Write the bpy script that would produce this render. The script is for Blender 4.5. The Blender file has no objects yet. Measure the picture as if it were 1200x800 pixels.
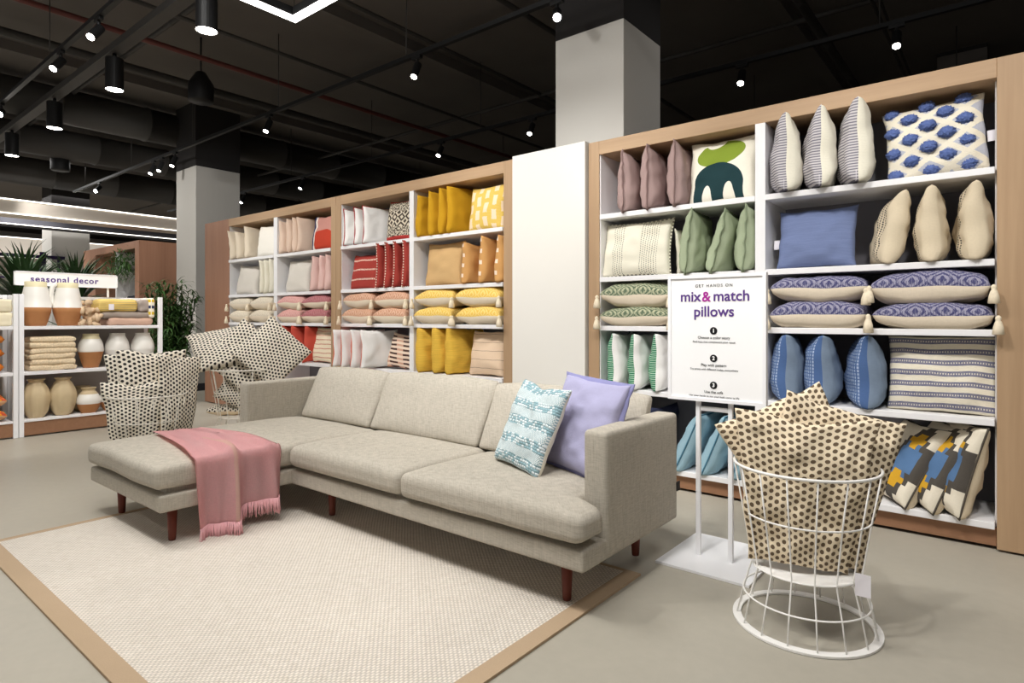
import bpy, bmesh, math, random
from mathutils import Vector, Matrix, noise, Euler
PI = math.pi
scene = bpy.context.scene
COL = scene.collection
rnd = random.Random(7)

# ---------------------------------------------------------------- helpers
def lin(c):
    return tuple(((x/255)/12.92 if x/255 <= .04045 else ((x/255+.055)/1.055)**2.4) for x in c)

def put(name, bm, mats, parent=None, smooth=True, mat=None):
    """link a bmesh as ONE mesh object; mat = world matrix when built in local space"""
    me = bpy.data.meshes.new(name)
    bm.normal_update(); bm.to_mesh(me); bm.free()
    for m in (mats if isinstance(mats, (list, tuple)) else [mats]): me.materials.append(m)
    if smooth:
        for p in me.polygons: p.use_smooth = True
    o = bpy.data.objects.new(name, me); COL.objects.link(o)
    if mat is not None: o.matrix_basis = mat
    if parent is not None: adopt(o, parent)
    return o

def world(o):
    m = o.matrix_parent_inverse @ o.matrix_basis
    return world(o.parent) @ m if o.parent else o.matrix_basis.copy()

def adopt(o, parent):
    o.parent = parent
    o.matrix_parent_inverse = world(parent).inverted()
    return o

def tag(o, label, cat, group=None):
    o['label'] = label; o['category'] = cat
    if group: o['group'] = group
    return o

def thing(name, label, cat, loc=(0, 0, 0), group=None):
    o = bpy.data.objects.new(name, None); COL.objects.link(o)
    o.empty_display_size = .1; o.location = loc
    return tag(o, label, cat, group)

def struct(o):
    o['kind'] = 'structure'; return o

def box(bm, a, b, mi=0):
    (x0, y0, z0), (x1, y1, z1) = a, b
    v = [bm.verts.new(p) for p in ((x0,y0,z0),(x1,y0,z0),(x1,y1,z0),(x0,y1,z0),(x0,y0,z1),(x1,y0,z1),(x1,y1,z1),(x0,y1,z1))]
    for f in ((3,2,1,0),(4,5,6,7),(0,1,5,4),(1,2,6,5),(2,3,7,6),(3,0,4,7)):
        bm.faces.new([v[i] for i in f]).material_index = mi

def bbox(a, b, bev=.004):
    bm = bmesh.new(); box(bm, a, b)
    if bev: bmesh.ops.bevel(bm, geom=bm.edges[:], offset=bev, segments=2, affect='EDGES', profile=.5)
    return bm

def slab(name, a, b, m, parent=None, bev=.003):
    return put(name, bbox(a, b, bev), m, parent, smooth=False)

def tube(bm, pts, r, seg=8, closed=False, radii=None, mi=0, alt=None, caps=True):
    pts = [Vector(p) for p in pts]; n = len(pts); rings = []
    up = None
    for i, p in enumerate(pts):
        a = pts[i-1] if (i or closed) else p
        b = pts[(i+1) % n] if (i < n-1 or closed) else p
        t = (b-a).normalized() if (b-a).length > 1e-9 else Vector((0,0,1))
        if up is None:
            up = t.orthogonal().normalized()
        up = (up - t*up.dot(t))
        up = up.normalized() if up.length > 1e-6 else t.orthogonal().normalized()
        s = t.cross(up); rr = radii[i] if radii else r
        rings.append([bm.verts.new(p + (up*math.cos(2*PI*k/seg) + s*math.sin(2*PI*k/seg))*rr) for k in range(seg)])
    for i in range(n if closed else n-1):
        A, B = rings[i], rings[(i+1) % n]
        sh = 0
        if closed and i == n-1:   # best twist match on the closing ring
            sh = min(range(seg), key=lambda q: (A[0].co - B[q].co).length)
        for k in range(seg):
            f = bm.faces.new((A[k], A[(k+1) % seg], B[(k+1+sh) % seg], B[(k+sh) % seg]))
            f.material_index = mi if alt is None else (alt(i))
    if not closed and caps:
        bm.faces.new(rings[0][::-1]).material_index = mi; bm.faces.new(rings[-1]).material_index = mi

def lathe(bm, prof, seg=24, loc=(0, 0, 0), mi=None, squash=None):
    loc = Vector(loc); rings = []
    for r, z in prof:
        rings.append([bm.verts.new(loc + Vector((r*math.cos(2*PI*k/seg)*(squash(k, z) if squash else 1),
                                                 r*math.sin(2*PI*k/seg)*(squash(k, z) if squash else 1), z))) for k in range(seg)])
    for i in range(len(rings)-1):
        for k in range(seg):
            f = bm.faces.new((rings[i][k], rings[i][(k+1) % seg], rings[i+1][(k+1) % seg], rings[i+1][k]))
            if mi: f.material_index = mi(prof[i][1])
    bm.faces.new(rings[0][::-1])
    f = bm.faces.new(rings[-1])
    if mi: f.material_index = mi(prof[-2][1])

def rbox(bm, a, b, r=.03, crown=0, seg=4, nu=10, mi=0, fn=None, crownside=0):
    """upholstered box: rounded edges, crowned top; fn post-moves points"""
    a, b = Vector(a), Vector(b); c = (a+b)/2; h = (b-a)/2
    def axis(hh, n):
        e = [-hh + r*(1-math.cos(PI/2*i/seg)) for i in range(seg+1)]
        m = [-(hh-r) + 2*(hh-r)*i/n for i in range(1, n)]
        return e + m + [-q for q in e[::-1]]
    X = [axis(h[i], nu) for i in range(3)]
    cache = {}
    def vert(p):
        key = tuple(round(q, 5) for q in p)
        if key in cache: return cache[key]
        p = Vector(p)
        inner = Vector([max(-(h[i]-r), min(h[i]-r, p[i])) for i in range(3)])
        d = p - inner
        q = inner + d.normalized()*r if d.length > 1e-9 else p
        u, v, w = q.x/h.x, q.y/h.y, q.z/h.z
        if crown: q.z += crown*(max(0, 1-u**4)*max(0, 1-v**4))**.8*(1 if w > 0 else -.25)*min(1, abs(w)*1.2)
        if crownside:
            q.y += crownside*(max(0, 1-u**4)*max(0, 1-w**4))**.8*(1 if v > 0 else -1)*min(1, abs(v))
        q = q + c
        if fn: q = fn(q)
        cache[key] = bm.verts.new(q); return cache[key]
    for ax in range(3):
        o = [i for i in range(3) if i != ax]
        for sgn in (-1, 1):
            P, Q = X[o[0]], X[o[1]]
            for i in range(len(P)-1):
                for j in range(len(Q)-1):
                    vs = []
                    for (s, t) in ((i, j), (i+1, j), (i+1, j+1), (i, j+1)):
                        p = [0, 0, 0]; p[ax] = sgn*h[ax]; p[o[0]] = P[s]; p[o[1]] = Q[t]; vs.append(vert(p))
                    if len(set(vs)) < 3: continue
                    vs2 = []
                    for q in vs:
                        if q not in vs2: vs2.append(q)
                    flip = (sgn > 0) == (ax == 1)
                    try: bm.faces.new(vs2[::-1] if flip else vs2).material_index = mi
                    except ValueError: pass

# ---------------------------------------------------------------- materials
class S:
    """a scalar socket in a node tree with arithmetic"""
    def __init__(s, B, x): s.B, s.x = B, x
    def op(s, o, b=None, c=None): return s.B.m(o, s, b, c)
    def __add__(s, b): return s.op('ADD', b)
    def __radd__(s, b): return s.op('ADD', b)
    def __sub__(s, b): return s.op('SUBTRACT', b)
    def __rsub__(s, b): return s.B.m('SUBTRACT', b, s)
    def __mul__(s, b): return s.op('MULTIPLY', b)
    def __rmul__(s, b): return s.op('MULTIPLY', b)
    def __truediv__(s, b): return s.op('DIVIDE', b)
    def __lt__(s, b): return s.op('LESS_THAN', b)
    def __gt__(s, b): return s.op('GREATER_THAN', b)
    def fr(s): return s.op('FRACT')
    def fl(s): return s.op('FLOOR')
    def abs(s): return s.op('ABSOLUTE')
    def max(s, b): return s.op('MAXIMUM', b)
    def min(s, b): return s.op('MINIMUM', b)
    def sin(s): return s.op('SINE')
    def pow(s, b): return s.op('POWER', b)
    def sqrt(s): return s.op('SQRT')
    def between(s, a, b): return (s > a) * (s < b)

class B:
    def __init__(s, name):
        s.mat = bpy.data.materials.new(name); s.mat.use_nodes = True
        s.t = s.mat.node_tree; s.n = s.t.nodes; s.l = s.t.links
        s.bsdf = s.n['Principled BSDF']
    def link(s, src, dst):
        if isinstance(src, S): src = src.x
        if hasattr(src, 'is_output'): s.l.new(src, dst)
        else: dst.default_value = src
    def m(s, op, a, b=None, c=None):
        n = s.n.new('ShaderNodeMath'); n.operation = op
        for i, q in enumerate((a, b, c)):
            if q is not None: s.link(q, n.inputs[i])
        return S(s, n.outputs[0])
    def uv(s):
        n = s.n.new('ShaderNodeTexCoord'); q = s.n.new('ShaderNodeSeparateXYZ')
        s.l.new(n.outputs['UV'], q.inputs[0]); return S(s, q.outputs[0]), S(s, q.outputs[1])
    def obj(s):
        n = s.n.new('ShaderNodeTexCoord'); q = s.n.new('ShaderNodeSeparateXYZ')
        s.l.new(n.outputs['Object'], q.inputs[0]); return [S(s, q.outputs[i]) for i in range(3)]
    def vec(s, x, y, z=0.):
        n = s.n.new('ShaderNodeCombineXYZ')
        for i, q in enumerate((x, y, z)): s.link(q, n.inputs[i])
        return n.outputs[0]
    def noise(s, vec=None, scale=10., detail=2., rough=.5):
        n = s.n.new('ShaderNodeTexNoise'); n.inputs['Scale'].default_value = scale
        n.inputs['Detail'].default_value = detail; n.inputs['Roughness'].default_value = rough
        if vec is None:
            q = s.n.new('ShaderNodeTexCoord'); vec = q.outputs['Object']
        s.l.new(vec, n.inputs['Vector']); return S(s, n.outputs['Fac'])
    def mix(s, f, a, b):
        n = s.n.new('ShaderNodeMix'); n.data_type = 'RGBA'
        s.link(f, n.inputs['Factor'])
        for q, i in ((a, 6), (b, 7)):
            if isinstance(q, tuple): n.inputs[i].default_value = (*lin(q), 1)
            else: s.l.new(q, n.inputs[i])
        return n.outputs[2]
    def shade(s, col, f):
        """multiply colour by scalar f"""
        n = s.n.new('ShaderNodeMix'); n.data_type = 'RGBA'; n.blend_type = 'MULTIPLY'; n.inputs['Factor'].default_value = 1
        if isinstance(col, tuple): n.inputs[6].default_value = (*lin(col), 1)
        else: s.l.new(col, n.inputs[6])
        s.l.new(s.vec(f, f, f), n.inputs[7]); return n.outputs[2]
    def done(s, col, rough=.8, spec=.25, height=None, bump=.2, dist=.01, metal=0):
        if isinstance(col, tuple): s.bsdf.inputs['Base Color'].default_value = (*lin(col), 1)
        else: s.l.new(col, s.bsdf.inputs['Base Color'])
        s.link(rough, s.bsdf.inputs['Roughness'])
        s.bsdf.inputs['Specular IOR Level'].default_value = spec; s.bsdf.inputs['Metallic'].default_value = metal
        if height is not None:
            n = s.n.new('ShaderNodeBump'); n.inputs['Strength'].default_value = bump; n.inputs['Distance'].default_value = dist
            s.link(height, n.inputs['Height']); s.l.new(n.outputs[0], s.bsdf.inputs['Normal'])
        return s.mat

def plain(name, c, rough=.6, spec=.3, var=.06, vscale=6., metal=0):
    b = B(name); f = b.noise(scale=vscale, detail=3.)
    return b.done(b.shade(c, f*(2*var)+(1-var)), rough, spec, metal=metal)

def emit(name, c, s):
    b = B(name); b.bsdf.inputs['Emission Color'].default_value = (*lin(c), 1)
    b.bsdf.inputs['Emission Strength'].default_value = s
    f = b.noise(scale=3.)
    return b.done(b.shade(c, f*.02+.98), .5, .2)

def wood(name, c1, c2, axis, k=1.):
    b = B(name); X = b.obj()
    sc = [38*k, 38*k, 38*k]; sc[axis] = 1.6
    n1 = b.noise(b.vec(X[0]*sc[0], X[1]*sc[1], X[2]*sc[2]), 1., 4., .6)
    sc2 = [7., 7., 7.]; sc2[axis] = .5
    n2 = b.noise(b.vec(X[0]*sc2[0], X[1]*sc2[1], X[2]*sc2[2]), 1., 2.)
    f = (n1*.8 + n2*.9 - .45).max(0.).min(1.)
    return b.done(b.mix(f, c1, c2), .5, .3, n1, .06, .003)

FAB = {}
def weave(b, col, u, v, amt=.10, sc=160., bump=.25, rough=.9, height=None):
    """linen finish: slubs along both directions plus a fine thread bump"""
    n1 = b.noise(b.vec(u*sc, v*sc*.22), 1., 2.); n2 = b.noise(b.vec(u*sc*.2+7., v*sc), 1., 2.)
    f = (n1+n2)*amt + (1-amt)
    h = n1+n2 if height is None else (n1+n2)*.35 + height
    return b.done(b.shade(col, f), rough, .15, h, bump, .004)

def fab(name, fn=None, c=None, **k):
    """cached fabric: fn(b,u,v) -> colour, or plain colour c"""
    if name in FAB: return FAB[name]
    b = B(name); u, v = b.uv()
    r = fn(b, u, v) if fn else c
    h = None
    if isinstance(r, list): r, h = r
    FAB[name] = weave(b, r, u, v, height=h, **k); return FAB[name]

# pattern functions -------------------------------------------------
def pat_dots(n, m, base, dot, rad=.31, asp=1.23):
    def f(b, u, v):
        U = u*n; V = v*m + (U.fl()*.5).fr()
        fu = U.fr()-.5; fv = (V.fr()-.5)*asp
        w = b.noise(b.vec(u*60., v*60.), 1.)*.10
        return b.mix(((fu*fu+fv*fv).sqrt()+w) < rad+.05, base, dot)
    return f
def pat_lumbar(dark, light, nu=4., nv=5.5):
    def f(b, u, v):
        q = v*2-1.
        V = (1-q*q).max(0.).pow(.34)*.15+v*.5      # distance over the bulge, in pillow widths
        a = ((u*nu).fr()-.5).abs(); c = ((V*nv+.15).fr()-.5).abs()
        d = a+c
        ring = (d*4.).fr() > .5
        sp = ((u*46.).fr() < .45)*((v*30.).fr() < .5)
        nz = b.noise(b.vec(u*95., v*70.), 1.) > .56
        m = (ring*(1-sp*.6)*.8).max(nz*.4)
        return b.mix(m, dark, light)
    return f
def pat_lines(base, line, n, w=.4, axis=1, dash=0, dw=.5, off=0., lo=0., hi=1.):
    def f(b, u, v):
        p, q = (v, u) if axis else (u, v)
        m = ((p*n+off).fr() < w)*p.between(lo, hi)
        if dash: m = m*((q*dash + ((p*n).fl()*.5)).fr() < dw)
        return b.mix(m, base, line)
    return f
def pat_check(base, line):
    def f(b, u, v):
        m = ((u*30.).fr() < .45)*((v*22.).fr() < .72)
        n = b.noise(b.vec(u*22., v*10.), 1.)
        return b.mix(m*(n*.9+.35).min(1.), base, line)
    return f
def pat_kilim(b, u, v):
    U = (u*16.).fl()/16.-.75+.031; V = (v*14.).fl()/14.-.5+.036
    d = U.abs()*1.5+V.abs()*.85
    c = b.mix(d < .50, (228, 219, 200), (84, 79, 73))
    c = b.mix(d < .33, c, (88, 120, 160))
    V2 = V.abs()-.24
    cross = ((U.abs() < .05)*(V2.abs() < .11)).max((U.abs() < .11)*(V2.abs() < .045))
    return b.mix(cross, c, (208, 160, 48))
def pat_bands(base, navy, n=7.):
    def f(b, u, v):
        p = (v*n).fr()-.5
        m = p.abs() < .25
        d = ((u*42.).fr() < .45)*(p.abs() < .07)
        n1 = b.noise(b.vec(u*18., v*150.), 1.)
        c = b.shade(base, n1*.35+.8)
        return [b.mix(m*(1-d*.85)*(n1*.8+.45).min(1.), c, navy), n1*1.6]
    return f
def pat_green_art(b, u, v):
    def ell(x, y, rx, ry): return ((u-x)/rx).pow(2.)+((v-y)/ry).pow(2.)
    c = (243, 238, 222)
    V = v-(u-.5)*.12
    bean = (((u-.49)/.36).pow(2.)+((V-.765)/.20).pow(2.)) < 1.
    notch = (((u-.42)/.15).pow(2.)+((V-.97)/.11).pow(2.)) < 1.
    c = b.mix(bean*(1-notch), c, (134, 154, 56))
    arch = (ell(.47, .26, .38, .35).min(2.) < 1.).max(((u-.47).abs() < .38)*(v < .26))*(v > .02)
    l1 = (ell(.31, .02, .075, .24) < 1.); l2 = (ell(.64, .02, .085, .27) < 1.)
    return b.mix(arch*(1-l1)*(1-l2), c, (36, 62, 66))
def pat_pink_art(b, u, v):
    c = b.mix(v < .52, (206, 150, 138), (206, 150, 138))
    c = b.mix(((u-.55)/.5).pow(2.)+((v-.2)/.36).pow(2.) < 1., c, (196, 72, 52))
    e = u+(v-.5).pow(2.)*.35
    c = b.mix(e < .24, c, (240, 232, 222))
    return b.mix(e < .16, c, (44, 56, 104))
def pat_bw(b, u, v):
    d = ((u*4.).fr()-.5).abs()+((v*4.5).fr()-.5).abs()
    z = (d*2.).fr() < .5
    n = b.noise(b.vec(u*30., v*24.), 1.) > .5
    band = (v-.52).abs() < .2
    c = b.mix((z*band).max(n*(1-band)), (72, 62, 54), (214, 204, 184))
    return b.mix((v > .955).max(v < .09), c, (186, 62, 58))
def pat_block(b, u, v):
    U = u*4.5; V = v*3.2
    fu = (U.fr()-.5).abs(); fv = ((V+(U.fl()*.5).fr()).fr()-.5).abs()
    m = (fu*1.4).max(fv*1.05)+b.noise(b.vec(u*25., v*25.), 1.)*.12 < .42
    l = (v*40.).fr() < .3
    return b.mix(m, b.mix(l*.5, (222, 188, 90), (234, 210, 134)), (238, 216, 186))
def pat_lattice(b, u, v):
    a = ((u*2.75+v*3.4).fr()-.5).abs(); c = ((u*2.75-v*3.4+.5).fr()-.5).abs()
    n = b.noise(b.vec(u*80., v*80.), 1.)
    edge = a.max(c)+n*.1 > .40
    return [b.mix(edge, (190, 192, 202), b.shade((238, 230, 210), n*.4+.78) if False else (236, 228, 208)), n*1.5+edge*1.2]
def pat_teal(b, u, v):
    band = ((v*4.6+.15).fr()-.5).abs() < .26
    row = (v*34.).fl()
    uu = (u*24. + (row*.5).fr()*1.)
    loop = ((uu.fr()-.5)*PI).op('COSINE')*((((v*34.).fr())-.5)*PI).op('COSINE')
    fine = ((u*52.+((v*66.).fl()*.5).fr()).fr() < .5)
    nz = b.noise(b.vec(uu.fl()*3.1, row*1.7), 1.)
    c1 = b.mix((nz > .5)*1., (220, 230, 232), (150, 182, 190))
    c1 = b.mix((loop < .16)*1., c1, (122, 150, 158))
    c2 = b.mix(fine*1., (152, 180, 188), (230, 234, 232))
    return [b.mix(band, c2, c1), loop*band*2.2 + fine*.35*(1-band)]
def pat_pleat(c):
    def f(b, u, v):
        n = b.noise(b.vec(u*4., v*46.), 1., 3.)
        return [b.shade(c, n*.5+.72), n*5.]
    return f
def pat_throw(b, u, v):
    n = b.noise(b.vec(u*6., v*3.), 1., 3.)
    return b.mix(n, (236, 178, 180), (246, 204, 204))

M = {}
def setup_mats():
    W1, W2 = (190, 160, 127), (158, 127, 96)
    M['oak_h'] = wood('oak_horizontal', W1, W2, 0); M['oak_v'] = wood('oak_vertical', W1, W2, 2)
    M['oak_y'] = wood('oak_depth', W1, W2, 1)
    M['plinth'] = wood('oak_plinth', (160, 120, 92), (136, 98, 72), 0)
    M['oak_shaded'] = wood('shaded_oak', (164, 122, 98), (142, 102, 80), 2)  # same oak, with the shade on the unlit end post put into the colour
    M['walnut'] = wood('cherry_leg', (116, 56, 40), (84, 38, 28), 2)
    M['white'] = plain('white_laminate', (240, 239, 240), .4, .35, .02)
    M['backp'] = plain('grey_back_panel', (128, 126, 132), .6, .2, .03)
    M['backd'] = plain('dark_back_panel', (70, 70, 76), .7, .2, .03)
    M['grey_g'] = plain('gondola_back', (176, 170, 166), .6, .2, .04)
    M['warmw'] = plain('warm_white_panel', (236, 233, 226), .5, .25, .02, 1.5)
    M['column'] = plain('column_paint', (206, 203, 197), .7, .2, .03, 1.)
    M['colblack'] = plain('column_black', (48, 46, 46), .8, .2, .1, 1.)
    M['black'] = plain('matt_black', (20, 20, 21), .5, .3, .1)
    M['ceil'] = plain('ceiling_black', (104, 99, 95), .9, .1, .25, .9)
    M['duct'] = plain('duct_black', (62, 60, 58), .6, .3, .15, 2.)
    M['redpipe'] = plain('red_pipe', (98, 54, 50), .5, .3, .1)
    M['dark'] = plain('dark_wall', (30, 29, 29), .9, .1, .2, .5)
    M['wire'] = plain('white_wire', (244, 242, 238), .35, .4, .02)
    M['wirec'] = plain('cream_wire', (232, 226, 214), .35, .4, .02)
    M['lens'] = emit('lamp_lens', (255, 248, 236), 30.)
    M['star'] = emit('bright_lens', (255, 250, 244), 120.)
    M['led'] = emit('led_strip', (255, 252, 246), 9.)
    M['cove'] = emit('cove_strip', (255, 250, 240), 3.)
    M['bulk'] = plain('bulkhead_paint', (206, 197, 186), .8, .15, .03, .6)
    M['paper'] = plain('white_print', (250, 250, 250), .4, .3, .01)
    M['frame'] = plain('white_metal', (244, 244, 246), .35, .4, .015)
    M['ink'] = plain('black_ink', (26, 26, 28), .6, .2, .02)
    M['purple'] = plain('purple_ink', (92, 62, 134), .6, .2, .02)
    M['magenta'] = plain('magenta_ink', (168, 44, 150), .6, .2, .02)
    M['greyink'] = plain('grey_ink', (96, 96, 100), .6, .2, .02)
    M['tagp'] = plain('paper_tag', (240, 236, 242), .6, .2, .03)
    M['tassel'] = plain('tassel_cream', (236, 222, 196), .9, .1, .15, 60.)
    M['leaf'] = plain('dark_leaf', (48, 74, 40), .5, .35, .35, 14.)
    M['leaf2'] = plain('fern_leaf', (70, 104, 54), .5, .3, .35, 20.)
    M['cane'] = plain('green_cane', (80, 84, 50), .6, .3, .2, 10.)
    M['pot'] = plain('planter_grey', (110, 104, 98), .7, .2, .1)
    M['soil'] = plain('potting_soil', (50, 38, 30), .95, .1, .3, 30.)
    # concrete floor
    b = B('polished_concrete'); n1 = b.noise(scale=.9, detail=5., rough=.55); n2 = b.noise(scale=22., detail=3.)
    f = n1*.34+n2*.10+.74
    M['floor'] = b.done(b.shade((178, 172, 158), f), n1*.2+.30, .35, n2, .02, .002)
    # rug
    b = B('woven_rug'); X = b.obj()
    r = (X[0]*84.).fl()
    wv = (X[1]*48.+(r*.5).fr()).fr(); wx = (X[0]*84.).fr()
    bob = ((wv-.5)*PI).op('COSINE')*((wx-.5)*PI).op('COSINE')
    n1 = b.noise(b.vec(r*3.7, (X[1]*48.).fl()*1.3), 1., 2.); n2 = b.noise(scale=2.2, detail=3.)
    c = b.mix(n1, (216, 205, 190), (248, 240, 229)); f = (bob*.42+.66)*(n2*.2+.88)
    M['rug'] = b.done(b.shade(c, f), .95, .1, bob+n1*.6, .5, .006)
    b = B('rug_border_tape'); X = b.obj(); n1 = b.noise(scale=260.); n2 = b.noise(scale=4.)
    M['tape'] = b.done(b.shade((178, 155, 128), n1*.2+n2*.14+.84), .85, .15, n1, .15, .002)
    # sofa fabric
    b = B('sofa_linen'); X = b.obj()
    n1 = b.noise(b.vec((X[0]+X[1])*210., (X[0]-X[1])*18., X[2]*16.), 1., 3.)
    n2 = b.noise(b.vec((X[0]+X[1])*18., (X[0]-X[1])*26., X[2]*230.), 1., 3.)
    n3 = b.noise(scale=420.); n4 = b.noise(scale=3.)
    f = (n1+n2)*.50+n3*.14+n4*.08+.38
    M['sofa'] = b.done(b.shade((180, 173, 160), f), .9, .15, n1+n2+n3, .25, .003)
    # ceramics
    M['cer_w'] = plain('glaze_white', (236, 233, 226), .35, .4, .06, 9.)
    M['cer_c'] = plain('glaze_cream', (226, 216, 178), .45, .35, .06, 9.)
    M['terra'] = plain('terracotta', (178, 124, 80), .7, .2, .12, 12.)
    M['cer_b'] = plain('ribbed_beige', (206, 186, 150), .6, .25, .1, 10.)
setup_mats()

# ---------------------------------------------------------------- pillow builder
def border_pts(w, h, pinch, n=40, seed=0, out=0.):
    pts = []
    def P(s, q):
        x = w/2*s*(1-pinch*(1-q*q)*s*s); z = h/2*q*(1-pinch*(1-s*s)*q*q)
        return x, z
    for k in range(4):
        for i in range(n):
            t = -1+2*i/n
            s, q = ((t, -1), (1, t), (-t, 1), (-1, -t))[k]
            x, z = P(s, q); l = math.hypot(x, z) or 1
            pts.append((x*(1+out/l), z*(1+out/l)))
    return pts

def pillow_bm(w, h, t, n=18, seed=0, pinch=.06, wr=.006, taper=0., chop=0., flat=0., full=.33, bend=0.):
    bm = bmesh.new(); uvl = bm.loops.layers.uv.new('UVMap')
    ts = [math.sin(PI/2*(-1+2*i/n))*.55 + (-1+2*i/n)*.45 for i in range(n+1)]
    def pos(i, j, side):
        s, q = ts[i], ts[j]
        x = w/2*s*(1-pinch*(1-q*q)*s*s); z = h/2*q*(1-pinch*(1-s*s)*q*q)
        edge = max(abs(s), abs(q)); wt = 1-edge**6
        th = t/2*((1-s*s)*(1-q*q))**full*(1-.22*q)
        nz = noise.noise((s*2.3+seed*3.1, q*2.3, side*5.+seed))
        nz2 = noise.noise((s*5.+seed, q*5.-seed, side*3.+seed*2.))
        # creases running in from the edges
        cr = math.sin(q*11+seed*2+nz*4)*max(0, abs(s)-.45)*1.2 + math.sin(s*11+seed+nz*4)*max(0, abs(q)-.5)*1.2
        th += (nz*1.5+nz2*.9+cr*.7)*wr*wt
        if flat and side > 0: th *= (1-flat)
        y = -th if side == 0 else th
        if chop and q > 0:                                   # karate-chop dip in the top edge
            z -= chop*h*math.exp(-(s/.38)**2)*q**2
        x *= 1+taper*q
        y += noise.noise((s*1.2+seed, q*1.2, 9.))*wr*1.5
        x += noise.noise((q*2.+seed*1.7, 4., s))*wr*.9; z += noise.noise((s*2.+seed*1.3, 8., q))*wr*.9
        if bend:
            R = 1/bend; a = x*bend; x, y = (R+y)*math.sin(a), R-(R-y)*math.cos(a) if bend > 0 else y
        return Vector((x, y, z+h/2))
    V = {}
    for side in (0, 1):
        for i in range(n+1):
            for j in range(n+1):
                b_ = i in (0, n) or j in (0, n)
                if side and b_: V[1, i, j] = V[0, i, j]
                else:
                    p = pos(i, j, side)
                    if b_:
                        p0, p1 = pos(i, j, 0), pos(i, j, 1); p = (p0+p1)/2
                    V[side, i, j] = bm.verts.new(p)
    for side in (0, 1):
        for i in range(n):
            for j in range(n):
                q = [(i, j), (i+1, j), (i+1, j+1), (i, j+1)]
                if side: q = q[::-1]
                f = bm.faces.new([V[side, a, c] for a, c in q]); f.material_index = side
                for lp, (a, c) in zip(f.loops, q):
                    uu = ts[a]*.5+.5; lp[uvl].uv = ((1-uu) if side else uu, ts[c]*.5+.5)
    return bm

SEED = [0]
def pillow(name, label, group, w, h, t, loc, yaw=0, tilt=0, roll=0, mats=None, n=18, center=False, pinch=.075, wr=.009,
           trim=None, flange=0., whip=None, tassels=None, tag_at=None, sink=.0, **k):
    """local: face normal -Y, origin at the middle of the bottom edge"""
    SEED[0] += 1; sd = SEED[0]*1.37
    bm = pillow_bm(w, h, t, n, sd, pinch, wr, **k)
    mw = Matrix.Translation(loc) @ Matrix.Rotation(math.radians(yaw), 4, 'Z') @ Matrix.Rotation(math.radians(-tilt), 4, 'X') @ Matrix.Rotation(math.radians(roll), 4, 'Y')
    if center: mw = mw @ Matrix.Translation((0, 0, -h/2))
    o = put(name, bm, mats, mat=mw); tag(o, label, 'pillow', group)
    if trim is not None:                       # a flange or piping running round the seam
        bp = border_pts(w, h, pinch, 34 if whip else 14, out=flange*.5)
        pts = [Vector((x, noise.noise((x*16, z*16, sd))*flange*.5, z+h/2)) for x, z in bp]
        b2 = bmesh.new()
        if flange:
            pin = border_pts(w, h, pinch, 14, out=-.012); po = border_pts(w, h, pinch, 14, out=flange)
            rings = []
            for (a, c), (d, e) in zip(pin, po):
                wv = noise.noise((d*18, e*18, sd))*flange*.9
                rings.append([b2.verts.new((a, -.006, c+h/2)), b2.verts.new((d, wv-.003, e+h/2)), b2.verts.new((d, wv+.003, e+h/2)), b2.verts.new((a, .006, c+h/2))])
            for i in range(len(rings)):
                A, Bq = rings[i], rings[(i+1) % len(rings)]
                for q in range(3): b2.faces.new((A[q], A[q+1], Bq[q+1], Bq[q]))
            bmesh.ops.recalc_face_normals(b2, faces=b2.faces)
            put('flange', b2, trim, mat=mw, parent=o)
        else:
            if whip: tube(b2, pts, .0065, 6, True, alt=lambda i: i % 2)
            else: tube(b2, pts, .0055, 6, True)
            put('whipstitch' if whip else 'piping', b2, [trim, whip] if whip else trim, mat=mw, parent=o)
    for (x, z) in (tassels or ()):
        p = mw @ Vector((x*w/2, -.0, h/2+z*h/2))
        p.z -= .004
        b2 = bmesh.new()
        lathe(b2, [(.004, .02), (.012, .012), (.014, .004), (.010, -.006), (.014, -.012), (.022, -.04), (.026, -.075), (.020, -.078)][::-1], 12,
              (p.x + .012*(1 if x > 0 else -1), p.y-.02, p.z-.012), squash=lambda q, z_: 1+.08*(q % 2)*(z_ < -.01))
        put('tassel', b2, M['tassel'], parent=o)
    if tag_at:
        x, z, dy, kind = tag_at
        b2 = bmesh.new()
        box(b2, (x*w/2-.017, dy-.001, h/2+z*h/2-.03), (x*w/2+.017, dy+.001, h/2+z*h/2+.03))
        put('price_tag', b2, M['tagp'], mat=mw, parent=o, smooth=False)
    return o

# ---------------------------------------------------------------- setting
def plane(name, pts, m):
    bm = bmesh.new(); bm.faces.new([bm.verts.new(p) for p in pts]); return struct(put(name, bm, m, smooth=False))
plane('floor', [(-32, -5, 0), (9, -5, 0), (9, 16, 0), (-32, 16, 0)], M['floor'])
plane('ceiling', [(-32, -5, 4.75), (-32, 16, 4.75), (9, 16, 4.75), (9, -5, 4.75)], M['ceil'])
plane('wall_back', [(-32, 16, 0), (9, 16, 0), (9, 16, 4.75), (-32, 16, 4.75)], M['dark'])
plane('wall_left', [(-32, -5, 0), (-32, 16, 0), (-32, 16, 4.75), (-32, -5, 4.75)], M['bulk'])
plane('wall_right', [(9, -5, 0), (9, -5, 4.75), (9, 16, 4.75), (9, 16, 0)], M['dark'])

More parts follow.
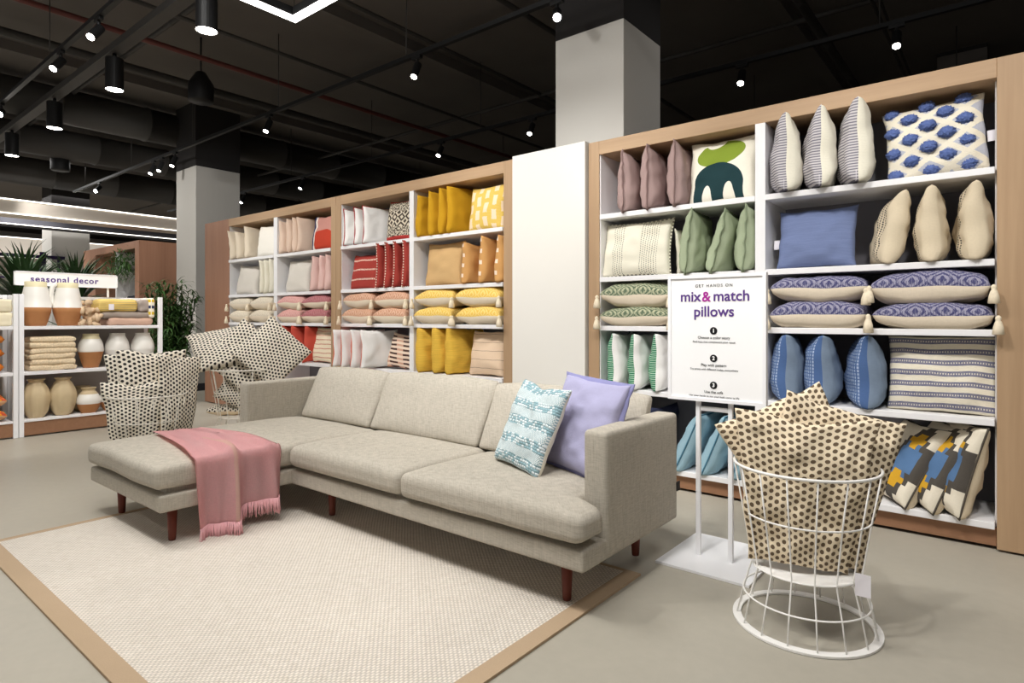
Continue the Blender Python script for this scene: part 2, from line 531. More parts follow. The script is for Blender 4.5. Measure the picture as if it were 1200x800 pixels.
def column(x0, y0, s, ztop, m=None):
    bm = bbox((x0, y0, 0), (x0+s, y0+s, ztop), .006)
    box(bm, (x0, y0, ztop), (x0+s, y0+s, 4.75), 1)
    if m is None:   # grey base band
        box(bm, (x0-.004, y0-.004, 0), (x0+s+.004, y0+s+.004, .12), 2)
    return struct(put('column', bm, [m or M['column'], M['colblack'], M['backd']], smooth=False))
column(-3.156, 4.5, .685, 3.675)
column(-11.06, 4.5, .74, 3.69)
column(-18.95, 4.5, .80, 4.0)
column(-.757, 10, .54, 4.7, M['ceil'])
struct(slab('trim_1', (-3.229, 3.975, 0), (-2.514, 4.49, 2.548), M['warmw']))   # white cladding in front of the column
# far bulkheads with light coves
def bulkhead(n, x, y0, y1, z0, z1, m, cove=True):
    bm = bmesh.new(); box(bm, (x-.5, y0, z0), (x, y1, z1), 0)
    if cove:
        box(bm, (x, y0, z1-.018), (x+.015, y1, z1), 1); box(bm, (x, y0, z0), (x+.015, y1, z0+.016), 1)
    return struct(put('trim_%d' % n, bm, [m, M['cove']], smooth=False))
bulkhead(2, -13.0, -2, 9.5, 2.94, 3.195, M['bulk'])
bulkhead(3, -16.5, -2, 14, 3.19, 3.42, M['backd'])
bulkhead(4, -23.0, -2, 14, 3.0, 3.6, M['bulk'])
struct(slab('trim_5', (-26, -2, 0), (-25.8, 14, 3.6), M['bulk'], bev=0))

# ---------------------------------------------------------------- pillow wall displays
SH = {1: 1.975, 2: 1.503, 3: 1.138, 4: .678, 5: .147}
FY = 4.0
def display(label, xl, xr, lw, rw, dividers, lmat=None, rlabel=None):
    t = thing('display_shelf', label, 'shelf', ((xl+xr)/2, FY, 0), 'oak framed pillow display shelves')
    x0, x1 = xl+lw, xr-rw; yb = 4.46
    slab('header', (x0, FY, 2.43), (x1, yb, 2.532), M['oak_h'], t)
    slab('post', (xl, FY, .012), (x0, yb, 2.532), lmat or M['oak_v'], t)
    slab('post', (x1, FY, .012), (xr, yb, 2.532), M['oak_v'], t)
    slab('back_panel', (x0, 4.45, .03), (x1, yb+.02, 2.43), M['backp'], t, 0)
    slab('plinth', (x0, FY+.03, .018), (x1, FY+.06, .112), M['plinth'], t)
    xs = [x0]+[q for d in dividers for q in d]+[x1]
    # white lining of the end posts
    slab('side_lining', (x0, FY+.012, .11), (x0+.008, 4.45, 2.43), M['white'], t, 0)
    slab('side_lining', (x1-.008, FY+.06, .11), (x1, 4.45, 2.43), M['white'], t, 0)
    for d0, d1 in dividers:
        slab('divider', (d0, FY-.004, .147), (d1, 4.45, 2.43), M['white'], t, .002)
    for i in range(0, len(xs), 2):
        for r, z in SH.items():
            slab('shelf', (xs[i]+(.008 if i == 0 else 0), FY-.006, z-.036), (xs[i+1]-(.008 if i == len(xs)-2 else 0), 4.45, z), M['white'], t, .003)
    return t
display('right oak framed pillow shelf beside the tall white panel, blue and green pillows', -2.497, .42, .092, .47, [(-1.256, -1.193)])
display('middle oak framed pillow shelf left of the tall white panel, red and yellow pillows', -5.745, -3.24, .085, .105, [(-4.539, -4.477)])
display('far left oak framed pillow shelf beside the plant, cream and pink pillows', -8.885, -5.75, .70, .09, [(-7.033, -6.953)], M['oak_shaded'])

# ---- fabrics used on the wall
C = dict(mauve=(166, 142, 138), sage=(164, 175, 146), cream=(232, 227, 209), ivory=(242, 238, 228), white=(243, 241, 238),
         beige=(216, 201, 174), denim=(112, 128, 172), blue=(92, 128, 176), teal=(150, 182, 196), navy=(52, 56, 80), red=(166, 66, 58),
         mustard=(198, 150, 34), tan=(206, 170, 120), apricot=(210, 158, 98), yellow=(234, 190, 78), blush=(232, 206, 186), pink=(226, 190, 182),
         coral=(206, 86, 70), grey=(216, 210, 200), sand=(232, 218, 196))
def P_(nm): return fab('fabric_'+nm, c=C[nm])
lum = dict(green=fab('lumbar_green', pat_lumbar((88, 104, 84), (196, 196, 164))), blue=fab('lumbar_navy', pat_lumbar((74, 74, 112), (166, 163, 180))),
           peach=fab('lumbar_peach', pat_lumbar((198, 146, 116), (226, 190, 166))), yellow=fab('lumbar_yellow', pat_lumbar((232, 190, 90), (244, 218, 140))),
           cream=fab('lumbar_cream', pat_lumbar((212, 200, 180), (236, 226, 206))), pink=fab('lumbar_pink', pat_lumbar((206, 150, 144), (226, 182, 174))),
           maroon=fab('lumbar_maroon', pat_lumbar((160, 88, 94), (198, 146, 146))))

def E_(label, group, x, row, h, mats, t=.15, y=None, tilt=0, n=18, w=.43, yaw=90, **k):
    """pillow standing on edge, its side seam towards the aisle"""
    k.setdefault('wr', .010); k.setdefault('full', .29); w = k.pop('w', w); yy = y if y is not None else 3.965+w/2
    return pillow('throw_pillow', label, group, w, h, t, (x, yy, SH[row]-.002), yaw, tilt, mats=mats, n=n, **k)
def F_(label, group, x, row, w, h, mats, t=.13, y=4.10, tilt=7, n=18, **k):
    return pillow('throw_pillow', label, group, w, h, t, (x, y, SH[row]-.002), k.pop('yaw', 0), tilt, mats=mats, n=n, **k)
def L_(label, group, x, z0, z1, w, m, n=16, d=.40, tl=True, tr=True, **k):
    ts = ([(-1, -1)] if tl else [])+([(1, -1)] if tr else [])
    return pillow('lumbar_pillow', label, group, w, d, (z1-z0)*1.16, (x, 3.965, z0+(z1-z0)*.46), k.pop('yaw', 0), 90, mats=[m, fab('fabric_sand', c=C['sand'])], n=n,
                  pinch=.035, tassels=ts, **k)

# ---- right display, left bay
G = 'mauve pillows on the right display'
for x, h, s in ((-2.215, .437, 'leftmost'), (-2.02, .441, 'middle'), (-1.815, .44, 'rightmost')):
    E_(f'{s} of three mauve linen pillows standing on edge on the top shelf', G, x, 1, h, [P_('mauve')]*2, .165, yaw=97, trim=fab('mauve_flange', c=(150, 126, 122)), flange=.020, n=24)
F_('white pillow printed with a lime bean and dark green arch, beside the mauve pillows', None, -1.508, 1, .455, .44, [fab('green_art', pat_green_art), P_('ivory')], n=24, pinch=.04)
st = fab('stitched_cream', lambda b, u, v: b.mix((((u*30.).fr() < .3)*((v*26.+((u*30.).fl()*.5)).fr() < .55))*((u.between(.2, .36)).max(u.between(.58, .84))), C['cream'], (92, 88, 70)))
F_('cream pillow with rows of dark running stitches and a whipped edge, left of sage pillows', None, -2.135, 2, .56, .415, [st, P_('cream')], n=24, tilt=9,
   trim=P_('cream'), whip=fab('whip_grey', c=(120, 114, 100)), y=4.06)
G = 'sage green pillows on the right display'
for x, h, tl, s in ((-1.735, .43, -6, 'leftmost'), (-1.555, .41, -14, 'middle leaning'), (-1.345, .41, -3, 'rightmost')):
    E_(f'{s} of three sage green linen pillows above the mix and match sign', G, x, 2, h, [P_('sage')]*2, .165, tilt=tl, yaw=96, trim=fab('sage_flange', c=(144, 156, 128)), flange=.020, n=24)
E_('cream pillow mostly hidden behind the stitched cream pillow, beside the sage pillows', None, -1.825, 2, .34, [P_('cream')]*2, .06, y=4.27, w=.3, tilt=4)
L_('upper green patterned tasselled lumbar pillow left of the mix and match sign', 'green lumbar pillows', -2.1, 1.285, 1.455, .555, lum['green'], 20)
L_('lower green patterned tasselled lumbar pillow left of the mix and match sign', 'green lumbar pillows', -2.1, 1.140, 1.285, .56, lum['green'], 20)
gs = fab('green_stripe', pat_lines((40, 124, 88), (196, 220, 200), 30., .32))
for x, s in ((-2.30, 'leftmost'), (-2.125, 'middle'), (-1.955, 'rightmost')):
    E_(f'{s} of three white pillows with green striped fronts, just above the sofa arm', 'white and green pillows', x, 4, .41, [P_('white'), gs], .16, n=24, yaw=97)
L5 = 'pale teal pillows on the bottom shelf'
for x, tl, s in ((-1.79, -24, 'leftmost leaning pale teal pillow, next to the sofa arm'), (-1.60, -22, 'middle leaning pale teal pillow behind the sign post'), (-1.40, -16, 'rightmost pale teal pillow behind the polka dot pillows')):
    E_(s+' on the bottom shelf', L5, x, 5, .44, [fab('teal_plain', c=C['teal'])]*2, .15, tilt=tl, trim=fab('teal_dark', c=(74, 118, 140)), n=22)
E_('dark navy pillow in shadow behind the pale teal pillows', None, -2.02, 5, .42, [P_('navy')]*2, .13, tilt=-8, n=14)
bc = fab('grey_boucle', lambda b, u, v: b.mix(b.noise(b.vec(u*60., v*60.), 1.), (70, 74, 86), (170, 172, 178)))
F_('speckled grey pillow glimpsed behind the sofa arm on the bottom shelf', None, -2.26, 5, .28, .42, [bc, bc], n=14)
# ---- right display, right bay
pin = fab('pin_stripe', pat_lines((204, 200, 200), (124, 120, 132), 30., .46))
for x, h, s in ((-1.10, .475, 'leftmost'), (-.905, .472, 'middle'), (-.715, .478, 'rightmost')):
    E_(f'{s} of three cream pillows with grey pinstriped fronts on the top right shelf', 'cream pinstripe pillows', x, 1, h, [P_('cream'), pin], .18, y=4.13, yaw=104, w=.45, n=26,
       tag_at=(-.95, -.86, .012, 0))
po = F_('cream shag pillow with blue pompoms in a diamond lattice on the top shelf', None, -.31, 1, .47, .425, [fab('lattice_shag', pat_lattice, bump=.6), P_('cream')], .15, roll=-4, n=28, tag_at=(1.06, -.15, .01, 0), pinch=.05, wr=.009)
def pompoms(o, w, h, t):
    mw = world(o); r = random.Random(3)
    blue = fab('pompom_blue', lambda b, u, v: b.mix(b.noise(scale=120.), (62, 78, 134), (112, 132, 184)))
    for a in range(-4, 8):
        for c in range(-4, 8):
            # lattice cell centres of pat_lattice
            A = a+.5; Cc = c
            u = (A+Cc)/(2*2.75); v = (A-Cc)/(2*3.4)
            if not (.02 < u < .98 and .02 < v < .98): continue
            s, q = 2*u-1, 2*v-1
            th = t/2*max(0, (1-s*s)*(1-q*q))**.40
            bm = bmesh.new()
            bmesh.ops.create_icosphere(bm, subdivisions=4, radius=.026)
            for vv in bm.verts:
                d = vv.co.normalized(); k = 1+.30*noise.noise(d*9+Vector((a, c, 0)))+.16*r.uniform(-1, 1)
                vv.co = Vector((d.x*.037*k, d.y*.022*k, d.z*.029*k))
            p = mw @ Vector((w/2*s*.97, -th-.006, h/2+h/2*q*.97))
            put('pompom', bm, blue, mat=Matrix.Translation(p) @ mw.to_3x3().to_4x4(), parent=o)
pompoms(po, .47, .425, .15)
F_('plain denim blue linen pillow on the second shelf of the right display', None, -.925, 2, .455, .385, [fab('denim_linen', lambda b, u, v: b.shade((114, 127, 164), b.noise(b.vec(u*3., v*50.), 1.)*.35+.8))]*2, y=4.08, tilt=12, n=24, tag_at=(-1.04, -.1, .02, 0))
dsh = fab('dash_columns', lambda b, u, v: b.mix((((u*16.).fr() < .42)*((v*30.+((u*16.).fl()*.5)).fr() < .6))*((u > .62)*(u < .84)), C['beige'], (34, 34, 44)))
for x, h, tl, s in ((-.585, .415, -13, 'leaning'), (-.345, .415, -1, 'middle upright'), (-.15, .415, 0, 'rightmost upright')):
    E_(f'{s} beige pillow with black dashed lines on the second shelf, right bay', 'beige dashed pillows', x, 2, h, [P_('beige'), dsh], .155, tilt=tl, n=26, w=.42, yaw=106 if s == 'leaning' else 94)
L_('navy patterned lumbar pillow, upper of the left stack with cream tassels', 'navy lumbar pillows', -.89, 1.308, 1.455, .53, lum['blue'], 22)
L_('navy patterned lumbar pillow, lower of the left stack with cream tassels', 'navy lumbar pillows', -.895, 1.140, 1.306, .53, lum['blue'], 22)
L_('navy patterned lumbar pillow, upper of the right stack with cream tassels', 'navy lumbar pillows', -.345, 1.285, 1.458, .545, lum['blue'], 22)
L_('navy patterned lumbar pillow, lower of the right stack with cream tassels', 'navy lumbar pillows', -.33, 1.140, 1.285, .55, lum['blue'], 22)
ck = fab('blue_check', pat_check((78, 104, 150), (172, 188, 212)))
bl = fab('blue_chambray', lambda b, u, v: b.shade((122, 138, 158), b.noise(b.vec(u*40., v*6.), 1.)*.3+.84))
for x, s in ((-1.105, 'leftmost'), (-.905, 'middle'), (-.665, 'rightmost')):
    E_(f'{s} of three chambray blue pillows with checked fronts, behind the polka dot basket', 'blue checked pillows', x, 4, .42, [bl, ck], .205, n=26, yaw=102)
bd = F_('cream woven pillow with blue striped bands on the fourth shelf at far right', None, -.296, 4, .50, .425, [fab('blue_bands', pat_bands((236, 228, 208), (86, 90, 128)), bump=.5), P_('cream')], .14, n=28, pinch=.03, tilt=9)
kl = fab('kilim', pat_kilim); kb = fab('kilim_back', c=(220, 204, 176))
for x, tl, s in ((-.575, -31, 'leftmost'), (-.42, -25, 'middle'), (-.285, -15, 'rightmost')):
    E_(f'{s} of three leaning kilim pillows with yellow crosses on the bottom shelf', 'kilim pillows', x, 5, .50, [kb, kl], .17, tilt=tl, n=28, w=.44, y=4.15, yaw=(126, 118, 112)[['leftmost', 'middle', 'rightmost'].index(s)], trim=fab('charcoal_trim', c=(84, 78, 70)))
# ---- middle display, left bay
for x, s in ((-5.56, 'leftmost'), (-5.38, 'middle'), (-5.19, 'rightmost')):
    E_(f'{s} of three white pillows with red piping on the top shelf, middle display', 'white pillows with red piping', x, 1, .395, [P_('white')]*2, .14, trim=fab('red_cord', c=(168, 60, 60)), yaw=76 if s == 'rightmost' else 90)
F_('dark patterned pillow with diamonds and red edge bands on the top shelf', None, -4.79, 1, .42, .43, [fab('bw_geo', pat_bw), P_('cream')], .12)
F_('red pillow with white dotted stripes on the second shelf, middle display', None, -5.37, 2, .46, .385, [fab('red_stripe', pat_lines(C['red'], (238, 214, 196), 3.6, .17, 1, 26, .62, off=.15)), P_('red')], .12)
for i, x in enumerate((-5.02, -4.885, -4.755, -4.615)):
    E_(('first', 'second', 'third', 'fourth')[i]+' red whipstitched pillow from the striped red pillow, on edge', 'red whipstitched pillows', x, 2, .455, [P_('red')]*2, .115,
       trim=P_('red'), whip=fab('stitch_white', c=(240, 224, 206)), tilt=-2)
for x, z0, z1, w, s in ((-5.33, 1.305, 1.465, .51, 'upper left'), (-5.35, 1.140, 1.302, .51, 'lower left'), (-4.80, 1.305, 1.465, .50, 'upper right'), (-4.82, 1.140, 1.302, .53, 'lower right')):
    L_(f'{s} peach patterned lumbar pillow with cream tassels in the middle display', 'peach lumbar pillows', x, z0, z1, w, lum['peach'])
cb = fab('coral_back', c=(226, 120, 96))
for i, x in enumerate((-5.56, -5.42, -5.25, -5.06)):
    E_(('leftmost', 'second from left', 'third from left', 'rightmost')[i]+' white pillow with coral reverse just above the sofa back', 'white and coral pillows', x, 4, .40, [P_('white'), cb], .13, y=4.05, yaw=80 if i == 3 else 88)
F_('brown and cream striped pillow leaning beside white and coral pillows', None, -4.76, 4, .42, .36, [fab('brown_stripe', lambda b, u, v: b.mix(((v*8.).fr() < .45)*(1-(u-.5).abs()*0.), (232, 210, 190), b.mix((((u*2.2+v*.6).fr()) < .45)*1., (84, 60, 54), (206, 162, 140)))), P_('cream')], .13, yaw=8, roll=6, tilt=10)
E_('striped pillow seen end on beside the brown and cream one', None, -4.60, 4, .33, [fab('dark_ticking', pat_lines((226, 208, 194), (74, 58, 54), 9., .5)), P_('cream')], .07, w=.25, y=4.3)
# ---- middle display, right bay
for i, x in enumerate((-4.385, -4.225, -4.085, -3.945)):
    E_(('first', 'second', 'third', 'fourth')[i]+' mustard velvet pillow from the white divider on top shelf', 'mustard velvet pillows', x, 1, (.40, .42, .43, .435)[i], [fab('mustard_velvet', c=C['mustard'], amt=.05)]*2, .125, yaw=76 if i == 3 else 88, pinch=.03)
F_('yellow pillow block printed with blush petals at the top right, middle display', None, -3.62, 1, .43, .415, [fab('block_print', pat_block), P_('yellow')], .14)
F_('plain tan pillow on the second shelf beneath the mustard pillows', None, -4.17, 2, .49, .415, [P_('tan')]*2, .12, trim=fab('tan_edge', c=(186, 144, 92)))
ob = fab('apricot_blocks', lambda b, u, v: b.mix((u > .80)*((v*4.2+.3).fr() < .36), C['apricot'], (246, 226, 206)))
for i, (x, h) in enumerate(((-3.80, .375), (-3.59, .415), (-3.40, .41))):
    E_(('leftmost', 'middle', 'rightmost')[i]+' of three apricot pillows with white blocks, second shelf', 'apricot pillows', x, 2, h, [P_('apricot'), ob], .15, tilt=-3)
for x, z0, z1, w, s in ((-4.18, 1.305, 1.468, .51, 'upper left'), (-4.19, 1.140, 1.302, .51, 'lower left'), (-3.63, 1.305, 1.470, .53, 'upper right'), (-3.625, 1.140, 1.302, .53, 'lower right')):
    L_(f'{s} yellow patterned lumbar pillow with cream tassels in the middle display', 'yellow lumbar pillows', x, z0, z1, w, lum['yellow'])
yp = fab('yellow_pleat', pat_pleat(C['yellow']))
for i, x in enumerate((-4.385, -4.165, -3.965)):
    E_(('leftmost', 'middle', 'rightmost')[i]+' of three gathered bright yellow pillows above the sofa back', 'yellow gathered pillows', x, 4, .425, [yp, yp], .18, wr=.011, pinch=.03, yaw=80 if i == 2 else 90)
F_('beige pillow with thin brown lines beside the bright yellow pillows', None, -3.615, 4, .41, .41, [fab('thin_lines', pat_lines((230, 204, 176), (150, 120, 100), 5.2, .05, off=.2)), P_('apricot')], .15)
# ---- left display, left bay
for i, (x, h, tl) in enumerate(((-8.08, .40, 10), (-7.91, .375, 8), (-7.69, .42, 3))):
    E_(('leftmost', 'middle', 'rightmost')[i]+' of three oatmeal pillows standing on the far left top shelf', 'oatmeal pillows', x, 1, h, [P_('sand')]*2, .15, tilt=tl, n=14)
F_('ivory pillow against the divider on the far left top shelf', None, -7.31, 1, .46, .41, [P_('ivory')]*2, n=14, yaw=10)
F_('light grey pillow facing out on the second shelf, far left bay', None, -7.87, 2, .46, .40, [P_('grey')]*2, n=14, yaw=8, roll=3)
for i, x in enumerate((-7.33, -7.22, -7.10)):
    E_(('leftmost', 'middle', 'rightmost')[i]+' of three cream pillows on edge beside light grey one, far left bay', 'cream edge pillows', x, 2, .425, [P_('cream')]*2, .10, n=14)
for x, z0, z1, w, s in ((-7.86, 1.305, 1.460, .52, 'upper left'), (-7.87, 1.140, 1.302, .52, 'lower left'), (-7.31, 1.305, 1.465, .51, 'upper right'), (-7.33, 1.140, 1.302, .53, 'lower right')):
    L_(f'{s} cream lumbar pillow with tassels in the far left bay', 'cream lumbar pillows', x, z0, z1, w, lum['cream'], 14)
F_('pale grey pillow showing above the black dotted pillows, far left bay', None, -7.50, 4, .42, .42, [P_('grey')]*2, n=14)
# ---- left display, right bay
for i, (x, h) in enumerate(((-6.86, .405), (-6.70, .41), (-6.57, .415), (-6.44, .41))):
    E_(('first', 'second', 'third', 'fourth')[i]+' blush pillow from the divider on the far left top shelf', 'blush pillows', x, 1, h, [P_('blush')]*2, .13, n=14, yaw=80 if i == 3 else 90)
F_('pillow with navy, pink and red abstract shapes on the far left top shelf', None, -6.10, 1, .44, .41, [fab('pink_art', pat_pink_art), P_('mustard')], n=16, yaw=6)
F_('pale grey pillow on the second shelf right of the divider, far left display', None, -6.65, 2, .50, .40, [P_('grey')]*2, n=14, tag_at=(1.1, -.1, .02, 0))
for i, x in enumerate((-6.20, -6.04, -5.92)):
    E_(('leftmost', 'middle', 'rightmost')[i]+' of three pale pink pillows on edge, far left display', 'pale pink pillows', x, 2, .405, [P_('pink')]*2, .13, n=14, tilt=-4)
for k_, x, z0, z1, s in (('pink', -6.65, 1.305, 1.460, 'upper'), ('pink', -6.65, 1.140, 1.302, 'lower'), ('maroon', -6.12, 1.305, 1.455, 'upper'), ('maroon', -6.13, 1.140, 1.302, 'lower')):
    L_(f'{s} {k_} patterned lumbar pillow with tassels in the far left display', k_+' lumbar pillows', x, z0, z1, .52, lum[k_], 14)
rv = fab('coral_velvet', c=C['coral'], amt=.05)
for i, (x, tl) in enumerate(((-6.83, -2), (-6.62, -4), (-6.36, -8))):
    E_(('leftmost', 'middle', 'rightmost')[i]+' of three coral red velvet pillows behind the black dotted pillows', 'coral velvet pillows', x, 4, .43, [rv]*2, (.14, .2, .13)[i], n=14, tilt=tl)
F_('cream pillow with rust stripes beside the coral velvet pillows', None, -6.13, 4, .40, .42, [fab('rust_stripe', pat_lines((238, 224, 198), (196, 120, 96), 8., .2, 1, 30, .8)), P_('cream')], n=16)
for i, z in enumerate((.147, .21, .273)):
    bm = bmesh.new(); rbox(bm, (-6.42, 4.0, z), (-6.0, 4.4, z+.06), .025, .01, nu=4)
    tag(put('folded_throw', bm, P_('coral') if i != 1 else P_('apricot')), ('lowest', 'middle', 'topmost')[i]+' folded coral throw on the bottom shelf behind the sofa', 'throw', 'folded coral throws')

# ---------------------------------------------------------------- rug
rug = thing('area_rug', 'large cream woven rug with wide tan border under the sofa', 'rug', (-2.8, 1.6, 0))
bm = bmesh.new(); box(bm, (-4.16, .80, .001), (-1.405, 2.56, .010)); put('woven_field', bm, M['rug'], rug, smooth=False)
bm = bmesh.new(); box(bm, (-4.205, .725, .001), (-1.33, .80, .011)); box(bm, (-1.405, .80, .001), (-1.33, 2.585, .011))
box(bm, (-4.205, .80, .001), (-4.16, 2.585, .011)); box(bm, (-4.16, 2.56, .001), (-1.405, 2.585, .011)); put('border', bm, M['tape'], rug, smooth=False)

# ---------------------------------------------------------------- sofa
sofa = thing('sectional_sofa', 'greige linen sectional sofa with left chaise and tapered wooden legs', 'sofa', (-2.86, 2.1, 0))
SF = M['sofa']
XL, XR, XI, YF, YB, YC = -4.425, -1.30, -3.385, 2.04, 2.92, 1.295
bm = bmesh.new(); rbox(bm, (XI-.02, YF, .19), (XR, YB, .278), .012, nu=8); rbox(bm, (XL, YC, .19), (XI, YB-.005, .278), .014, nu=8); put('base', bm, SF, sofa)
bm = bmesh.new(); rbox(bm, (XR-.115, YF+.18, .19), (XR+.004, YB, .722), .022, nu=8); put('arm', bm, SF, sofa)
bm = bmesh.new(); rbox(bm, (XL-.004, YF+.20, .19), (XL+.105, YB, .722), .022, nu=8); put('arm', bm, SF, sofa)
bm = bmesh.new(); rbox(bm, (XL+.06, YC+.05, .265), (XI-.05, YB-.1, .31), .01, nu=3); rbox(bm, (XI-.02, YF+.05, .265), (XR-.13, YB-.1, .31), .01, nu=3); put('deck', bm, SF, sofa)
bm = bmesh.new(); rbox(bm, (XL+.09, YB-.10, .25), (XR-.10, YB-.002, .70), .02, nu=8); put('back_frame', bm, SF, sofa)
def wob(seed, a=.006):
    return lambda q: q + Vector((noise.noise(q*3.1+Vector((seed, 0, 0))), noise.noise(q*3.1+Vector((0, seed, 0))), noise.noise(q*3.1+Vector((0, 0, seed)))))*a
def seat_piping(bm, x0, y0, x1, y1, z):
    pass
bm = bmesh.new(); rbox(bm, (XL+.002, YC-.02, .304), (XI-.004, YB-.20, .422), .035, .028, nu=14, fn=wob(1)); put('chaise_cushion', bm, SF, sofa)
bm = bmesh.new(); rbox(bm, (XI+.006, YF-.03, .304), (-2.375, YB-.20, .422), .042, .030, nu=14, fn=wob(2)); put('seat_cushion', bm, SF, sofa)
def tee(q):
    xl, xr = -2.367, -1.42
    y0 = YF+.155; f = max(0, min(1, (y0+.02-q.y)/.04)); f = f*f*(3-2*f)
    q = q.copy(); s = (q.x-xl)/(xr-xl)
    if s > .5: q.x += ((s-.5)/.5)**3*f*.132
    return q + Vector((0, noise.noise(q*3)*.006, noise.noise(q*3.3)*.006))
bm = bmesh.new(); rbox(bm, (-2.367, YF-.03, .304), (-1.42, YB-.20, .422), .036, .030, nu=26, fn=tee); put('seat_cushion', bm, SF, sofa)
def back_cushion(x0, x1, seed, dz=0):
    bm = bmesh.new()
    def fn(q):
        q = q.copy(); xm = (x0+x1)/2; u = (q.x-xm)/((x1-x0)/2); w = (q.z-.43)/.39
        q.y += w*(.19 - .11*max(0, min(1, (q.y-2.665)/.15)))
        q.x += .012*w*u - .004*u
        q.z += -.018*abs(u)**3*w + .004*noise.noise(q*4+Vector((seed, 0, 0)))
        q.y += .010*noise.noise(q*5+Vector((0, seed, 0))) + .005*math.sin(q.z*60+seed)*max(0, abs(u)-.7)
        return q
    rbox(bm, (x0, 2.665, .43), (x1, 2.815, .815+dz), .024, 0, nu=14, fn=fn, crownside=.045)
    return put('back_cushion', bm, SF, sofa)
back_cushion(-4.31, -3.465, 1); back_cushion(-3.455, -2.445, 2, .005); back_cushion(-2.435, -1.425, 3)
for x, y, sp in ((-1.449, 2.15, 0), (-1.454, 2.77, 0), (-3.17, 2.18, 0), (-3.48, 1.395, 0), (-4.20, 1.395, 0), (-4.2, 2.77, 0), (-3.1, 2.77, 0)):
    bm = bmesh.new(); lathe(bm, [(.017, .0105), (.019, .02), (.027, .195)], 14, (x, y, 0)); put('leg', bm, M['walnut'], sofa)
slab('fabric_label', (XR+.002, YB-.02, .33), (XR+.008, YB+.016, .375), M['black'], sofa, 0)
# pillows on the sofa
pillow('throw_pillow', 'teal and white chunky woven pillow propped on the sofa seat', None, .43, .45, .12, (-1.92, 2.385, .447), -21, 24, 2,
       mats=[fab('teal_knit', pat_teal, bump=.45, amt=.04), P_('cream')], n=44, pinch=.05, chop=.05)
pillow('throw_pillow', 'lavender blue linen pillow with flanged edge leaning against the sofa arm', None, .50, .47, .15, (-1.665, 2.50, .447), -20, 20, 2,
       mats=[fab('lavender_linen', lambda b, u, v: b.shade((168, 166, 196), b.noise(b.vec(u*4., v*9.), 1.)*.2+.9))]*2, n=36, pinch=.05, trim=fab('lavender_flange', c=(138, 138, 180)), flange=.018, wr=.009)

# pink throw over the chaise
def throw():
    root = thing('throw_blanket', 'pink woven throw blanket draped over the chaise edge with long fringe', 'blanket', (-3.7, 1.7, .45))
    bm = bmesh.new(); uvl = bm.loops.layers.uv.new('UVMap')
    NU, NV = 44, 60
    ztop, xe = .452, -3.372
    Ltop, Ldrop = .88, .30
    def pos(i, j):
        u = i/NU; s = j/NV*(Ltop+Ldrop)            # u across (Y), s along
        a = min(1, s/Ltop)
        y0 = 1.60-.15*a**1.2; y1 = 1.86+.10*a
        if s > Ltop: y0 += .01; y1 -= .0
        y = y0+(y1-y0)*u
        fold = .016*math.sin(u*13+a*3)*(.2+.8*a) + .034*math.exp(-((u-.50-.08*math.sin(a*4))/.06)**2)*a + .008*math.sin(u*29-a*5)*a
        drop = Ldrop*(1+.06*(.5-u) + .20/(1+math.exp((u-.52)*60)))
        if s <= Ltop-.03:
            x = xe-.03-(Ltop-.03-s)*(1.05-.12*u); z = ztop+max(0, fold)*.8+.004
            ex = (x-XL)/(XI-XL)
            z = .43+.028*max(0, 1-(2*ex-1)**4)**.8+max(-.002, fold)*.9+.012 if ex > 0 else .44
        elif s <= Ltop+.03:
            q = (s-(Ltop-.03))/.06*PI/2
            x = xe-.03+.042*math.sin(q)+fold*.3*q; z = .412+.042*math.cos(q)+max(0, fold)*(1-q/1.6)
        else:
            d = (s-(Ltop+.03))/(Ldrop-.03)
            x = xe+.012+fold*1.5*(d**.5)+.01*d; z = .412-d*(drop-.02)
            y += .02*math.sin(u*9+1)*d
        return Vector((x, y, z))
    V = [[bm.verts.new(pos(i, j)) for j in range(NV+1)] for i in range(NU+1)]
    for i in range(NU):
        for j in range(NV):
            f = bm.faces.new((V[i][j], V[i][j+1], V[i+1][j+1], V[i+1][j]))
            for lp, (a, c) in zip(f.loops, ((i, j), (i, j+1), (i+1, j+1), (i+1, j))): lp[uvl].uv = (a/NU, c/NV*2)
            if .40 < (i/NU) < .435 and j > 22: f.material_index = 1
    ends = [V[i][NV].co.copy() for i in range(NU+1)]
    bmesh.ops.solidify(bm, geom=bm.faces[:], thickness=.006)
    put('cloth', bm, [fab('throw_pink', pat_throw, amt=.2, bump=.5), fab('throw_edge', c=(238, 200, 188))], root)
    bm = bmesh.new(); r = random.Random(5)
    for i in range(NU):
        for k in range(5):
            p = ends[i].lerp(ends[i+1], k/5+r.uniform(-.16, .16)); l = r.uniform(.062, .085)
            a, c = r.uniform(-.012, .012), r.uniform(-.008, .012)
            tube(bm, [p+Vector((.004, 0, .012)), p+Vector((c*.5+.004, a*.5, -l*.5)), p+Vector((c, a, -l))], .0024, 5, radii=[.0028, .0025, .0016])
    o = put('fringe', bm, fab('throw_fringe', c=(232, 178, 182)), root); o['kind'] = 'stuff'
throw()

